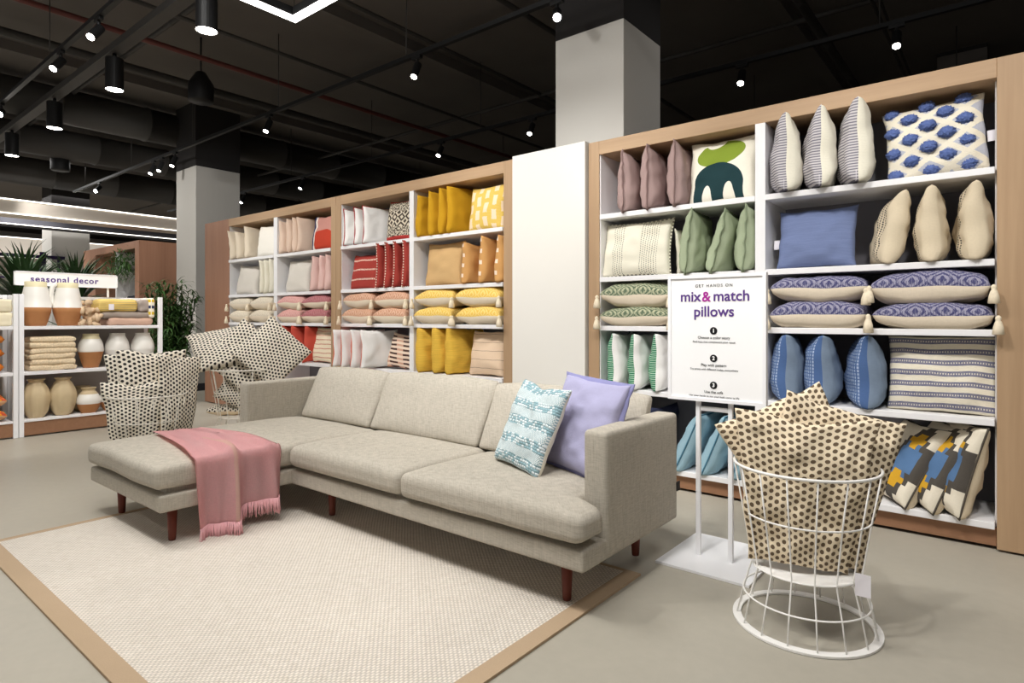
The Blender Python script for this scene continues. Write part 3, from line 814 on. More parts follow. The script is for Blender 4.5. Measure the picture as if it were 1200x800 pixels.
# ---------------------------------------------------------------- mix & match sign
def text(body, size, loc, m, parent, name, rot=(PI/2, 0, 0), space=1., bold=0., wscale=1.):
    cu = bpy.data.curves.new(name, 'FONT'); cu.body = body; cu.size = size; cu.align_x = 'CENTER'; cu.align_y = 'CENTER'
    cu.space_character = space; cu.offset = bold; cu.extrude = .0004; cu.resolution_u = 4
    tmp = bpy.data.objects.new(name+'_tmp', cu); COL.objects.link(tmp)
    bpy.context.view_layer.update()
    me = bpy.data.meshes.new_from_object(tmp.evaluated_get(bpy.context.evaluated_depsgraph_get()))
    COL.objects.unlink(tmp); bpy.data.objects.remove(tmp)
    me.materials.clear(); me.materials.append(m)
    o = bpy.data.objects.new(name, me); COL.objects.link(o)
    o.location = loc; o.rotation_euler = rot; o.scale = (wscale, 1, 1)
    o.matrix_basis = Matrix.LocRotScale(Vector(loc), Euler(rot), Vector((wscale, 1, 1)))
    if parent: adopt(o, parent)
    return o
sign = thing('floor_sign', 'white floor standing mix and match pillows sign on square base', 'sign', (-1.12, 2.99, 0))
bm = bmesh.new(); box(bm, (-1.345, 2.765, .001), (-.895, 3.275, .012)); put('base_plate', bm, M['frame'], sign, smooth=False)
for x in (-1.212, -1.05):
    slab('post', (x-.011, 2.966, .01), (x+.011, 2.988, .80), M['frame'], sign)
slab('crossbar', (-1.201, 2.969, .735), (-1.061, 2.985, .757), M['frame'], sign)
X0, X1, Z0, Z1, YS = -1.362, -.876, .785, 1.412, 2.945
slab('panel', (X0+.012, YS+.006, Z0+.012), (X1-.012, YS+.02, Z1-.012), M['paper'], sign, 0)
bm = bmesh.new()
for a, b_ in (((X0, YS, Z0), (X0+.016, YS+.03, Z1)), ((X1-.016, YS, Z0), (X1, YS+.03, Z1)), ((X0+.016, YS, Z0), (X1-.016, YS+.03, Z0+.016)), ((X0+.016, YS, Z1-.016), (X1-.016, YS+.03, Z1))): box(bm, a, b_)
put('frame', bm, M['frame'], sign, smooth=False)
cx, yt = (X0+X1)/2-.006, YS+.0045
text('GET HANDS ON', .020, (cx, yt, 1.357), M['ink'], sign, 'small_heading', space=1.35)
def heading():
    text('mix', .072, (cx-.118, yt, 1.303), M['purple'], sign, 'heading', bold=.0012)
    text('&', .070, (cx-.037, yt, 1.301), M['magenta'], sign, 'ampersand', bold=.0012)
    text('match', .072, (cx+.086, yt, 1.303), M['purple'], sign, 'heading', bold=.0012)
    text('pillows', .072, (cx, yt, 1.228), M['purple'], sign, 'heading', bold=.0012)
heading()
for k, (z, a, b_) in enumerate(((1.135, 'Choose a color story', 'Find hues that complement your space'), (1.000, 'Play with pattern', 'Try prints with different scales, everywhere'), (.868, 'Use the sofa', 'Use your hands to see your look come to life'))):
    bm = bmesh.new(); bmesh.ops.create_circle(bm, cap_ends=True, segments=28, radius=.0185)
    o = put('number_badge', bm, M['ink'], sign, mat=Matrix.Translation((cx, yt, z)) @ Matrix.Rotation(PI/2, 4, 'X'), smooth=False)
    text(str(k+1), .026, (cx, yt-.001, z), M['paper'], o, 'number', bold=.0008)
    text(a, .0185, (cx, yt, z-.034), M['ink'], sign, 'step_title')
    text(b_, .0135, (cx, yt, z-.055), M['greyink'], sign, 'step_text')

# ---------------------------------------------------------------- wire baskets
def wire_basket(label, loc, k=1., m=None, n=16, rot=0., tagp=True, floor_ring=True):
    m = m or M['wire']
    root = thing('wire_basket', label, 'basket', loc, 'hourglass wire baskets of dotted pillows')
    rings = [(.262, .622, .0058, 'rim'), (.229, .434, .0035, 'hoop'), (.196, .225, .0035, 'hoop'), (.228, .113, .0035, 'hoop')]
    L = Vector(loc)
    def circ(r, z): return [L+Vector((r*k*math.cos(2*PI*q/56), r*k*math.sin(2*PI*q/56), z*k)) for q in range(56)]
    for r, z, tr, nm in rings:
        bm = bmesh.new(); tube(bm, circ(r, z), tr*k, 8, True); put(nm, bm, m, root)
    bm = bmesh.new()
    prof = [(.236, .002), (.236, .010), (.268, .010), (.268, .002)]
    vs = [[bm.verts.new(L+Vector((r*k*math.cos(2*PI*q/56), r*k*math.sin(2*PI*q/56), z))) for q in range(56)] for r, z in prof]
    for i in range(4):
        A, Bv = vs[i], vs[(i+1) % 4]
        for q in range(56): bm.faces.new((A[q], A[(q+1) % 56], Bv[(q+1) % 56], Bv[q]))
    bmesh.ops.recalc_face_normals(bm, faces=bm.faces); put('base_ring', bm, m, root, smooth=False)
    bm = bmesh.new(); lathe(bm, [(.001, .222), (.19, .222), (.19, .226), (.001, .226)], 40, (0, 0, 0))
    for v in bm.verts: v.co = L+v.co*k
    put('tray', bm, m, root, smooth=False)
    for q in range(n):
        a = 2*PI*(q+.5)/n+rot
        bm = bmesh.new()
        tube(bm, [L+Vector((r*k*math.cos(a), r*k*math.sin(a), z*k)) for r, z in ((.252, .006/k), (.228, .113), (.196, .225), (.229, .434), (.262, .622))], .0034*k, 6)
        put('upright_wire', bm, m, root)
    return root
BX, BY = -.625, 2.60
wb = wire_basket('white wire basket of brown dotted pillows right of the floor sign', (BX, BY, 0), rot=.2)
slab('price_tag', (BX+.195, BY-.12, .205), (BX+.245, BY-.119, .285), M['tagp'], wb, 0)
DB = fab('brown_dots', pat_dots(19., 21., (230, 214, 186), (104, 88, 70), rad=.37), amt=.06)
DK = fab('black_dots', pat_dots(15., 18., (232, 224, 208), (50, 46, 44), rad=.36), amt=.06)
DK3 = fab('black_dots_large', pat_dots(19., 15., (232, 224, 208), (50, 46, 44), rad=.36), amt=.06)
bs = fab('dotted_back', c=(228, 208, 176))
G = 'brown dotted pillows in the front basket'
pillow('throw_pillow', 'brown dotted pillow at the front of the right white basket', G, .44, .59, .13, (BX-.012, BY-.065, .235), 20, 2, 3, mats=[DB, DB], n=44, chop=.05, pinch=.04, taper=.18, wr=.014)
pillow('throw_pillow', 'brown dotted pillow at the back right of the right white basket', G, .42, .60, .14, (BX+.068, BY+.045, .56), 30, 8, 16, mats=[DB, DB], n=44, pinch=.05, taper=.10, wr=.012, center=True)
pillow('throw_pillow', 'brown dotted pillow leaning left at the back of the right white basket', G, .46, .54, .13, (BX-.045, BY+.08, .60), 38, 14, -22, mats=[DB, DB], n=44, pinch=.05, taper=.06, wr=.012, center=True)
wire_basket('cream wire basket of black dotted pillows behind the chaise end', (-5.03, 1.84, 0), 1., M['wirec'])
G = 'black dotted pillows in the left basket'
for x, y, z, yw, tl, rl, w, h, t, lab, ch in ((-5.01, 1.745, .24, 66, 0, 0, .36, .49, .11, 'lowest front', .06), (-5.16, 1.83, .33, 58, 5, -2, .38, .60, .11, 'tall left', .03), (-5.01, 1.855, .31, 82, 6, 2, .40, .65, .10, 'tall right', .05), (-4.93, 2.01, .33, 100, 3, 4, .30, .58, .10, 'rearmost side on', .02)):
    pillow('throw_pillow', f'{lab} black dotted pillow in the basket behind the chaise', G, w, h, t, (x, y, z), yw, tl, rl, mats=[DK, bs] if 'rear' in lab else [DK, DK], n=30, chop=ch, pinch=.03, wr=.009, taper=.2)
B3 = (-5.73, 2.95)
wire_basket('wide cream wire basket of black dotted pillows behind the sofa arm', (*B3, 0), 1.14, M['wirec'], n=14)
G = 'black dotted pillows in the rear basket'
for x, y, z, yw, tl, rl, w, h, t, lab in ((-5.88, 2.86, .92, 62, 48, -16, .62, .50, .13, 'left sprawling'), (-5.74, 2.97, .82, 60, 18, 42, .56, .56, .13, 'large tilted front'), (-5.48, 3.10, .86, 60, 12, 44, .52, .52, .12, 'right leaning'), (-5.76, 2.99, .54, 60, 10, 30, .42, .46, .13, 'sunken rear')):
    pillow('throw_pillow', f'{lab} black dotted pillow in the basket behind the sofa arm', G, w, h, t, (x, y, z), yw, tl, rl, mats=[DK3, DK3], n=30, pinch=.04, wr=.010, center=True)
pillow('throw_pillow', 'plain beige backed pillow lying flat in the basket behind the sofa arm', None, .34, .34, .10, (B3[0]-.1, B3[1]-.14, .30), 50, 90, 0, mats=[DK, bs], n=20)

# ---------------------------------------------------------------- left gondola
GX = -7.65; GB = -8.10
def gondola(y0, y1, label, posts):
    t = thing('gondola_shelf', label, 'shelf', (GX-.2, (y0+y1)/2, 0), 'white gondola shelves')
    for z, th in ((1.113, .034), (.655, .034), (.172, .022)):
        slab('shelf', (GB+.01, y0+.04, z-th), (GX, y1-.04, z), M['white'], t)
    slab('plinth', (GX-.05, y0+.04, .015), (GX-.01, y1-.04, .15), M['plinth'], t)
    slab('back_panel', (GB, y0+.04, .05), (GB+.012, y1-.04, 1.08), M['grey_g'], t, 0)
    for y in (y0, y1-.04):
        slab('post', (GX-.04, y, .002), (GX+.006, y+.04, 1.435), M['frame'], t)
        slab('post', (GB-.02, y, .002), (GB+.02, y+.04, 1.435), M['frame'], t)
    slab('top_rail', (GB-.01, y0+.04, 1.40), (GB+.01, y1-.04, 1.432), M['frame'], t)
    return t
gondola(1.63, 2.96, 'white gondola shelf with vases and throws under the seasonal decor sign', 0)
gondola(.40, 1.625, 'white gondola shelf cut off by the left edge of the photo', 0)
sd = thing('shelf_sign', 'white seasonal decor sign behind the two tall vases', 'sign', (-8.0, 2.14, 1.6))
slab('board', (-7.985, 1.655, 1.535), (-7.965, 2.60, 1.685), M['paper'], sd)
bm = bmesh.new()
for a, b_ in (((-7.966, 1.655, 1.535), (-7.958, 2.60, 1.545)), ((-7.966, 1.655, 1.675), (-7.958, 2.60, 1.685)), ((-7.966, 1.655, 1.535), (-7.958, 1.668, 1.685)), ((-7.966, 2.587, 1.535), (-7.958, 2.60, 1.685))): box(bm, a, b_)
put('board_frame', bm, M['frame'], sd, smooth=False)
for y in (1.75, 2.5): slab('bracket', (-7.995, y, 1.43), (-7.98, y+.02, 1.55), M['frame'], sd)
text('seasonal decor', .088, (-7.963, 2.10, 1.605), M['purple'], sd, 'lettering', rot=(PI/2, 0, PI/2), bold=.002, space=1.15)
def vase(label, prof, y, x, z, mats, mi=None, group=None, ribs=0, nm='vase'):
    bm = bmesh.new()
    lathe(bm, prof, 40, (x, y, z), mi=mi, squash=(lambda k, zz: 1-.075*abs(math.cos(k*PI/(40/8)))**4*(ribs)) if ribs else None)
    o = put(nm, bm, mats); tag(o, label, 'vase', group); return o
def smoothprof(pts, n=5):
    out = []
    for i in range(len(pts)-1):
        p0 = pts[max(0, i-1)]; p1 = pts[i]; p2 = pts[i+1]; p3 = pts[min(len(pts)-1, i+2)]
        for k in range(n):
            t = k/n
            out.append(tuple(.5*((2*p1[a])+(-p0[a]+p2[a])*t+(2*p0[a]-5*p1[a]+4*p2[a]-p3[a])*t*t+(-p0[a]+3*p1[a]-3*p2[a]+p3[a])*t**3) for a in (0, 1)))
    out.append(pts[-1]); return out
tall = [(.085, 0), (.10, .04), (.128, .14), (.134, .19), (.132, .192), (.118, .30), (.098, .40), (.094, .41), (.094, .455), (.080, .457), (.078, .42)]
two = lambda lo, hi: (lambda z: 0 if z < lo else (1 if z < hi else 2))
for y, s in ((1.80, 'left'), (2.075, 'right')):
    v_ = vase(f'{s} tall two tone vase, white over terracotta, on top of the gondola', tall, y, -7.80, 1.114, [M['terra'], M['cer_w'], M['cer_c']], two(.185, .40), 'tall two tone vases')
bm = bmesh.new(); tube(bm, [(-7.80, 1.975, 1.55), (-7.80, 1.945, 1.53), (-7.80, 1.93, 1.45), (-7.80, 1.935, 1.36), (-7.80, 1.945, 1.315)], .022, 10)
put('handle', bm, M['cer_w'], v_)
jar = smoothprof([(.07, 0), (.085, .05), (.115, .16), (.120, .20), (.108, .27), (.078, .335), (.076, .365), (.066, .366)])
vase('two tone jar, cream over terracotta, on the middle gondola shelf', jar, 2.288, -7.80, .656, [M['terra'], M['cer_w'], M['cer_c']], two(.165, .31), None)
for y, s in ((2.55, 'left'), (2.81, 'right')):
    vase(f'{s} white glazed jar on the middle gondola shelf above the dotted pillows', jar, y, -7.82, .656, [M['cer_w']], None, 'white glazed jars')
rib = smoothprof([(.065, 0), (.10, .06), (.122, .17), (.118, .25), (.085, .33), (.062, .36), (.062, .372), (.078, .392), (.068, .393)])
for y, s in ((1.80, 'left'), (2.03, 'right')):
    vase(f'{s} ribbed beige vase on the bottom gondola shelf', rib, y, -7.79, .173, [M['cer_b']], None, 'ribbed beige vases', ribs=1)
sm = smoothprof([(.065, 0), (.09, .04), (.112, .11), (.108, .155), (.08, .21), (.06, .235), (.06, .25), (.072, .268), (.064, .269)])
for y, x, s in ((2.256, -7.76, 'front'), (2.48, -7.79, 'second')):
    vase(f'{s} small round two tone vase on the bottom gondola shelf', sm, y, x, .173, [M['terra'], M['cer_w'], M['cer_b']], two(.085, .19), 'small two tone vases')
vase('small beige vase half hidden behind the round two tone vase', sm, 2.26, -7.97, .173, [M['cer_b']], None)
# folded throws
def folded(label, a, b_, m, group=None, r=.022, nm='folded_throw'):
    bm = bmesh.new(); rbox(bm, a, b_, min(r, (b_[2]-a[2])*.49), .006, nu=8, fn=lambda q: q+Vector((noise.noise(q*18)*.012, noise.noise(q*19+Vector((3, 0, 0)))*.014, noise.noise(q*9)*.010)))
    return tag(put(nm, bm, m), label, 'throw', group)
kn = fab('knit_cream', lambda b, u, v: b.shade((226, 206, 174), b.noise(scale=70., detail=3.)*.7+.62), bump=.6)
for i in range(6):
    z = .657+i*.057
    folded(('lowest', 'second from bottom', 'third from bottom', 'third from top', 'second from top', 'topmost')[i]+' folded cream knit throw in the stack beside the two tone jar', (-7.95, 1.72+.006*(i % 2), z), (-7.67, 2.125-.006*(i % 3), z+.056), kn, 'folded cream knit throws')
folded('folded rosy beige throw at the bottom of the pile on the gondola', (-7.97, 2.42, 1.115), (-7.68, 2.88, 1.19), fab('rosy', c=(206, 172, 152)), r=.03)
folded('folded taupe throw in the middle of the pile on the gondola', (-7.97, 2.36, 1.19), (-7.69, 2.86, 1.26), fab('taupe', pat_lines((158, 146, 136), (176, 164, 154), 40., .5)), r=.03)
folded('folded yellow striped throw on top of the pile on the gondola', (-7.97, 2.32, 1.26), (-7.68, 2.72, 1.40), fab('ochre_stripe', lambda b, u, v: (lambda X: b.mix(((X[2]*52.).fr() < .3)*1., (226, 196, 112), (170, 150, 110)))(b.obj())), r=.05)
folded('grey folded throw beside the yellow striped one on the gondola', (-7.97, 2.725, 1.262), (-7.69, 2.85, 1.40), fab('stone', c=(164, 152, 144)), r=.04)
bm = bmesh.new(); rbox(bm, (-7.96, 2.83, 1.19), (-7.665, 2.89, 1.425), .028, .004, nu=6, fn=wob(4, .012))
tag(put('printed_cloth', bm, fab('dot_print', lambda b, u, v: (lambda X: b.mix((((X[2]*14.).fr()-.5).abs() < .24)*(((X[1]*26.).fr()-.5).abs() < .4), (238, 230, 212), b.mix(((X[2]*7.).fr() < .5)*1., (216, 184, 56), (52, 62, 96))))(b.obj()))), 'cream cloth with yellow and navy dots hanging at the end of the pile', 'cloth')
def yarn():
    bm = bmesh.new(); r = random.Random(11)
    for i in range(38):
        p = Vector((-7.72+r.uniform(-.09, .03), 2.25+r.uniform(-.08, .09), 1.125+abs(r.gauss(0, .11))))
        p.z = min(p.z, 1.37); s = r.uniform(.022, .04)
        mat_ = Matrix.Translation(p) @ Euler((r.uniform(0, 3), r.uniform(0, 3), 0)).to_matrix().to_4x4() @ Matrix.Diagonal((s, s*1.3, s*.8, 1))
        bmesh.ops.create_icosphere(bm, subdivisions=2, radius=1., matrix=mat_)
    for v in bm.verts: v.co += Vector((noise.noise(v.co*40), noise.noise(v.co*41+Vector((5, 0, 0))), noise.noise(v.co*39)))*.008; v.co.z = max(v.co.z, 1.115)
    tag(put('tasselled_throw', bm, fab('yarn_tan', lambda b, u, v: b.mix(b.noise(scale=30.), (190, 160, 128), (232, 208, 176)))), 'bunched tan throw with thick tassels beside the tall vases', 'throw')
yarn()
slab('price_tag', (-7.672, 2.42, 1.285), (-7.67, 2.47, 1.35), M['tagp'], None, 0)
tag(bpy.data.objects['price_tag.001'] if False else COL.objects[-1], 'small white paper tag on the yellow striped throw', 'tag')
for i, (z, c) in enumerate(((.66, (196, 112, 40)), (.80, (186, 104, 38)), (.935, (196, 118, 50)))):
    pillow('throw_pillow', ('lowest', 'middle', 'topmost')[i]+' of three burnt orange pillows stacked at the left edge', 'burnt orange pillows', .5, .34, .15, (-7.68, 1.28, z+.05), 90, 90, 0, mats=[fab('burnt_%d' % i, c=c)]*2, n=14)
for i, z in enumerate((.175, .32)):
    pillow('throw_pillow', ('lower', 'upper')[i]+' of two orange floral pillows on the bottom shelf at the left edge', 'orange floral pillows', .5, .34, .14, (-7.68, 1.30, z+.06), 90, 90, 0,
           mats=[fab('floral', lambda b, u, v: b.mix(b.noise(b.vec(u*9., v*9.), 1.) > .56, (226, 154, 40), (198, 84, 60))), fab('floral_back', c=(214, 170, 130))], n=14, pinch=.04)
for i, z in enumerate((1.115, 1.25)):
    folded(('lower', 'upper')[i]+' folded cream cloth on the top shelf at the left edge', (-7.95, 1.1, z), (-7.68, 1.585, z+.13), fab('cream_cloth', c=(232, 222, 194)), 'cream cloths at the left edge', nm='folded_cloth')

# ---------------------------------------------------------------- plants
def blade(bm, p, az, lean, l, w, droop=.3, n=7):
    d = Vector((math.cos(az), math.sin(az), 0)); s = Vector((-d.y, d.x, 0)); prev = None
    for i in range(n+1):
        t = i/n; a = lean+droop*t*t
        q = p + d*(math.sin(a)*l*t) + Vector((0, 0, math.cos(a)*l*t))
        ww = w*(1-t**1.7)*(.55+.9*t if t < .5 else 1)
        cur = (bm.verts.new(q-s*ww), bm.verts.new(q+s*ww))
        if prev: bm.faces.new((prev[0], prev[1], cur[1], cur[0]))
        prev = cur
def potted(label, loc, z0, seed, n, l, w):
    t = thing('potted_yucca', label, 'plant', loc, 'yucca plants behind the gondola'); r = random.Random(seed); L = Vector(loc)
    bm = bmesh.new(); lathe(bm, [(.16, 0), (.22, .42), (.20, .42), (.19, .38)], 24, L); put('pot', bm, M['pot'], t)
    bm = bmesh.new(); tube(bm, [L+Vector((0, 0, .36)), L+Vector((.02, .01, z0*.6)), L+Vector((0, 0, z0+.05))], .035, 8); put('trunk', bm, M['cane'], t)
    bm = bmesh.new()
    for i in range(n):
        blade(bm, L+Vector((r.uniform(-.03, .03), r.uniform(-.03, .03), z0+r.uniform(-.1, .1))), r.uniform(0, 2*PI), abs(r.gauss(.1, .55)), l*r.uniform(.7, 1.1), w, r.uniform(.1, .5))
    put('foliage', bm, M['leaf'], t)
potted('left spiky dark yucca behind the left end of the gondola', (-9.1, 1.99, 0), 1.30, 2, 150, .80, .034)
potted('right spiky yucca behind the seasonal decor sign', (-9.5, 2.62, 0), 1.36, 4, 140, .72, .028)
potted('far left spiky yucca cut off by the left edge of the photo', (-8.95, 1.40, 0), 1.30, 9, 90, .70, .026)
def fern(label, loc, h, seed, nst, spread):
    t = thing('bamboo_plant', label, 'plant', loc); r = random.Random(seed); L = Vector(loc)
    bm = bmesh.new(); lathe(bm, [(.20, 0), (.26, .40), (.24, .40), (.23, .36)], 24, L); put('pot', bm, M['pot'], t)
    bs_, bl_ = bmesh.new(), bmesh.new()
    for i in range(nst):
        a = r.uniform(0, 2*PI); d = r.uniform(.1, 1)*spread; hh = h*r.uniform(.6, 1)
        top = L+Vector((math.cos(a)*d, math.sin(a)*d, hh)); base = L+Vector((math.cos(a)*.1, math.sin(a)*.1, .36))
        pts = [base.lerp(top, k/6)+Vector((0, 0, .06*math.sin(k/6*PI))) for k in range(7)]
        tube(bs_, pts, .006, 5)
        for k in range(60):
            tt = r.uniform(.2, 1.02); p = base.lerp(top, tt)
            blade(bl_, p+Vector((r.uniform(-.03, .03), r.uniform(-.03, .03), 0)), r.uniform(0, 2*PI), r.uniform(.5, 1.7), r.uniform(.12, .24), .017, .5, 4)
    put('stems', bs_, M['cane'], t); put('foliage', bl_, M['leaf2'], t)
fern('tall leafy bamboo like plant between the grey column and oak display', (-9.35, 3.75, 0), 1.72, 21, 46, .36)

# far oak box display with trailing plant
fb = thing('display_box', 'distant oak framed display box with grey back left of the column', 'display', (-13, 4.1, 0))
slab('side_panel', (-11.75, 4.1, .01), (-11.56, 4.75, 2.53), M['oak_shaded'], fb)
slab('side_panel', (-14.4, 4.1, .01), (-13.72, 4.75, 2.53), M['oak_shaded'], fb)
slab('top_panel', (-13.72, 4.1, 2.40), (-11.75, 4.75, 2.53), M['oak_shaded'], fb)
slab('back_panel', (-13.72, 4.70, .1), (-11.75, 4.72, 2.40), M['column'], fb, 0)
slab('divider', (-12.72, 4.12, .1), (-12.67, 4.70, 2.40), M['white'], fb, 0)
for z in (.2, .75, 1.35): slab('shelf', (-13.72, 4.12, z-.03), (-11.75, 4.70, z), M['white'], fb, 0)
for x, z, w, h, lab in ((-12.35, 1.35, .55, .24, 'right upper'), (-13.2, 1.35, .5, .16, 'left upper'), (-12.3, .75, .6, .3, 'right lower')):
    bm = bmesh.new(); rbox(bm, (x-w/2, 4.25, z+.001), (x+w/2, 4.6, z+h), .05, nu=4, fn=wob(x, .03))
    tag(put('dark_textile_pile', bm, fab('dark_textile', c=(48, 50, 62))), f'{lab} pile of dark textiles in the distant oak display box', 'textiles', 'dark textiles in the display box')
hp = thing('hanging_plant', 'trailing green plant in the top right corner of the distant oak box', 'plant', (-11.95, 4.05, 2.2))
bm = bmesh.new(); r = random.Random(8)
for i in range(330):
    p = Vector((-12.2+r.uniform(-.42, .42), 4.0+r.uniform(-.12, .25), 2.16+r.gauss(0, .11)-abs(r.gauss(0, .05))))
    blade(bm, p, r.uniform(0, 2*PI), r.uniform(.4, 2.2), r.uniform(.10, .24), .016, .6, 4)
put('foliage', bm, M['leaf2'], hp)
bm = bmesh.new(); lathe(bm, [(.10, 1.96), (.13, 2.14), (.11, 2.14), (.1, 2.1)], 16, (-12.1, 4.3, 0)); put('basket_pot', bm, M['pot'], hp)
# purple hanging rail sign far away
pr = thing('hanging_rail', 'dark purple hanging rail far away above the yuccas', 'rail', (-17, 5, 2.5))
slab('rail', (-18.1, 2.2, 2.62), (-18.05, 4.75, 2.70), fab('purple_rail', c=(52, 40, 78)), pr); slab('upright', (-18.1, 4.25, .4), (-18.05, 4.37, 2.78), FAB['purple_rail'], pr)
slab('rail', (-18.1, 3.2, 2.12), (-18.05, 4.75, 2.16), FAB['purple_rail'], pr)
for y in (2.4, 4.6): slab('foot', (-18.1, y, 0), (-18.05, y+.05, 2.7), FAB['purple_rail'], pr)

# ---------------------------------------------------------------- ceiling services and lights
def track(y, z, x0, x1, label):
    t = thing('track_rail', label, 'track rail', ((x0+x1)/2, y, z), 'black lighting tracks')
    slab('rail', (x0, y-.022, z), (x1, y+.022, z+.04), M['black'], t, 0)
    for k in range(int((x1-x0)/2.4)):
        bm = bmesh.new(); x = x0+.7+k*2.4; tube(bm, [(x, y, z+.03), (x, y, 4.75)], .006, 6); put('hanger_rod', bm, M['duct'], t)
track(1.845, 3.78, -13, 1.5, 'nearest thin black lighting track at upper left')
track(4.10, 3.78, -15, 2.5, 'second black lighting track, running past the near column front')
track(6.32, 3.78, -16, 5.0, 'rear black lighting track behind the pillow displays')
track(9.2, 3.78, -18, 5.0, 'farthest black lighting track at the back of the store')
def spotlight(x, y, label, az=-90, el=35, star=False, z=3.78):
    t = thing('track_spotlight', label, 'spotlight', (x, y, z), 'black track spotlights')
    d = Vector((math.cos(math.radians(az))*math.sin(math.radians(el)), math.sin(math.radians(az))*math.sin(math.radians(el)), -math.cos(math.radians(el))))
    p0 = Vector((x, y, z-.10)); a = p0-d*.03; b_ = p0+d*.13
    bm = bmesh.new(); tube(bm, [(x, y, z+.005), (x, y, z-.10)], .014, 8); box(bm, (x-.06, y-.018, z-.03), (x+.06, y+.018, z)); put('arm', bm, M['black'], t, smooth=False)
    bm = bmesh.new(); tube(bm, [a, b_], .038, 16); put('housing', bm, M['black'], t, smooth=False)
    bm = bmesh.new(); tube(bm, [b_, b_+d*.006], .030, 16); put('lens', bm, M['star'] if star else M['lens'], t, smooth=False)
    return b_, d
def lamp(p, d, e, ang=70, rad=.05, blend=.7, col=(1, .975, .94)):
    L = bpy.data.lights.new('spot', 'SPOT'); L.energy = e; L.spot_size = math.radians(ang); L.spot_blend = blend; L.shadow_soft_size = rad; L.color = col
    o = bpy.data.objects.new('spot_lamp', L); COL.objects.link(o); o.location = p
    o.rotation_euler = Vector(d).to_track_quat('-Z', 'Y').to_euler(); return o
for i, (x, az, el, st_) in enumerate(((-6.09, -60, 40, 0), (-7.14, -60, 40, 0), (-9.45, -20, 62, 1))):
    b_, d = spotlight(x, 1.845, ('right', 'middle', 'bright left')[i]+' spotlight on the nearest thin track at upper left', az, el, st_)
TR2 = ((-2.86, 1), (-4.54, 0), (-7.32, 0), (-10.12, 0), (-10.62, 0), (-10.95, 0), (-13.5, 1))
NM = ('star bright spotlight left of the near column top', 'spotlight below the second track, left of the near column', 'small spotlight on the second track at centre left', 'right of three clustered spotlights left of the far column', 'middle of three clustered spotlights left of the far column', 'left of three clustered spotlights left of the far column', 'star bright spotlight far left above the bulkhead')
for (x, s), nm in zip(TR2, NM):
    spotlight(x, 4.10, nm, -55 if s else -80, 50 if s else 24, s)
for x, nm in ((-.77, 'rightmost small spotlight above the right display'), (-2.115, 'spotlight above the right display near its middle'), (-4.80, 'spotlight just left of the near column'), (-6.48, 'spotlight above the middle display'), (-10.1, 'spotlight above the far left display'), (-12.28, 'spotlight at the right edge of the far column')):
    spotlight(x, 6.32, nm, -85, 30)
spotlight(-17.2, 4.9, 'tiny bright spotlight above the far left bulkhead', -40, 60, True, 3.6)
slab('suspension_rail', (-16, 2.34, 4.02), (-1.0, 2.46, 4.10), M['duct'], None, .004)
sr = COL.objects[-1]; tag(sr, 'long black beam carrying the cylinder pendants at upper left', 'beam')
for i, x in enumerate((-5.30, -7.44, -9.55, -11.66)):
    t = thing('pendant_light', ('largest black cylinder pendant, at the top edge', 'second largest black cylinder pendant at upper left', 'third black cylinder pendant at upper left', 'smallest black cylinder pendant near the left edge')[i], 'pendant lamp', (x, 2.4, 3.63), 'cylinder pendants')
    bm = bmesh.new(); lathe(bm, [(.078, 3.655), (.086, 3.635), (.086, 3.97), (.0, 3.97)], 28, (x, 2.4, 0)); put('housing', bm, M['black'], t, smooth=False)
    bm = bmesh.new(); lathe(bm, [(.001, 3.641), (.08, 3.641), (.08, 3.65), (.001, 3.65)], 28, (x, 2.4, 0)); put('diffuser', bm, M['lens'], t, smooth=False)
    bm = bmesh.new(); tube(bm, [(x, 2.4, 3.96), (x, 2.4, 4.03)], .02, 8); put('stem', bm, M['black'], t)
for x, y, lab in ((-7.95, 3.53, 'unlit black conical hanging speaker above the far column'), (-13.7, 3.53, 'distant unlit black hanging speaker at left')):
    t = thing('hanging_speaker', lab, 'speaker', (x, y, 4), None)
    bm = bmesh.new(); lathe(bm, [(.14, 3.93), (.15, 3.95), (.15, 4.15), (.06, 4.3), (.02, 4.32)], 24, (x, y, 0)); put('shell', bm, M['black'], t)
    bm = bmesh.new(); tube(bm, [(x, y, 4.3), (x, y, 4.75)], .012, 6); put('stem', bm, M['black'], t)
# square LED outline
ll = thing('linear_light', 'bright white angled linear ceiling light at the top edge', 'ceiling light', (-3.5, 1.6, 3.7))
bm = bmesh.new()
q0 = (-4.70, .45); q1 = (-2.30, 2.87)
def ring(bm, w, z0, z1):
    (x0, y0), (x1, y1) = q0, q1
    for a, b_ in (((x0, y0, z0), (x0+w, y1, z1)), ((x1-w, y0, z0), (x1, y1, z1)), ((x0+w, y0, z0), (x1-w, y0+w, z1)), ((x0+w, y1-w, z0), (x1-w, y1, z1))): box(bm, a, b_)
ring(bm, .062, 3.70, 3.72); put('diffuser', bm, M['led'], ll, smooth=False)
bm = bmesh.new(); ring(bm, .066, 3.722, 3.79); put('channel', bm, M['black'], ll, smooth=False)
for x, y in ((-4.67, 2.84), (-2.33, 2.84), (-4.67, .48), (-2.33, .48)):
    bm = bmesh.new(); tube(bm, [(x, y, 3.78), (x, y, 4.75)], .004, 5); put('hanging_wire', bm, M['duct'], ll)
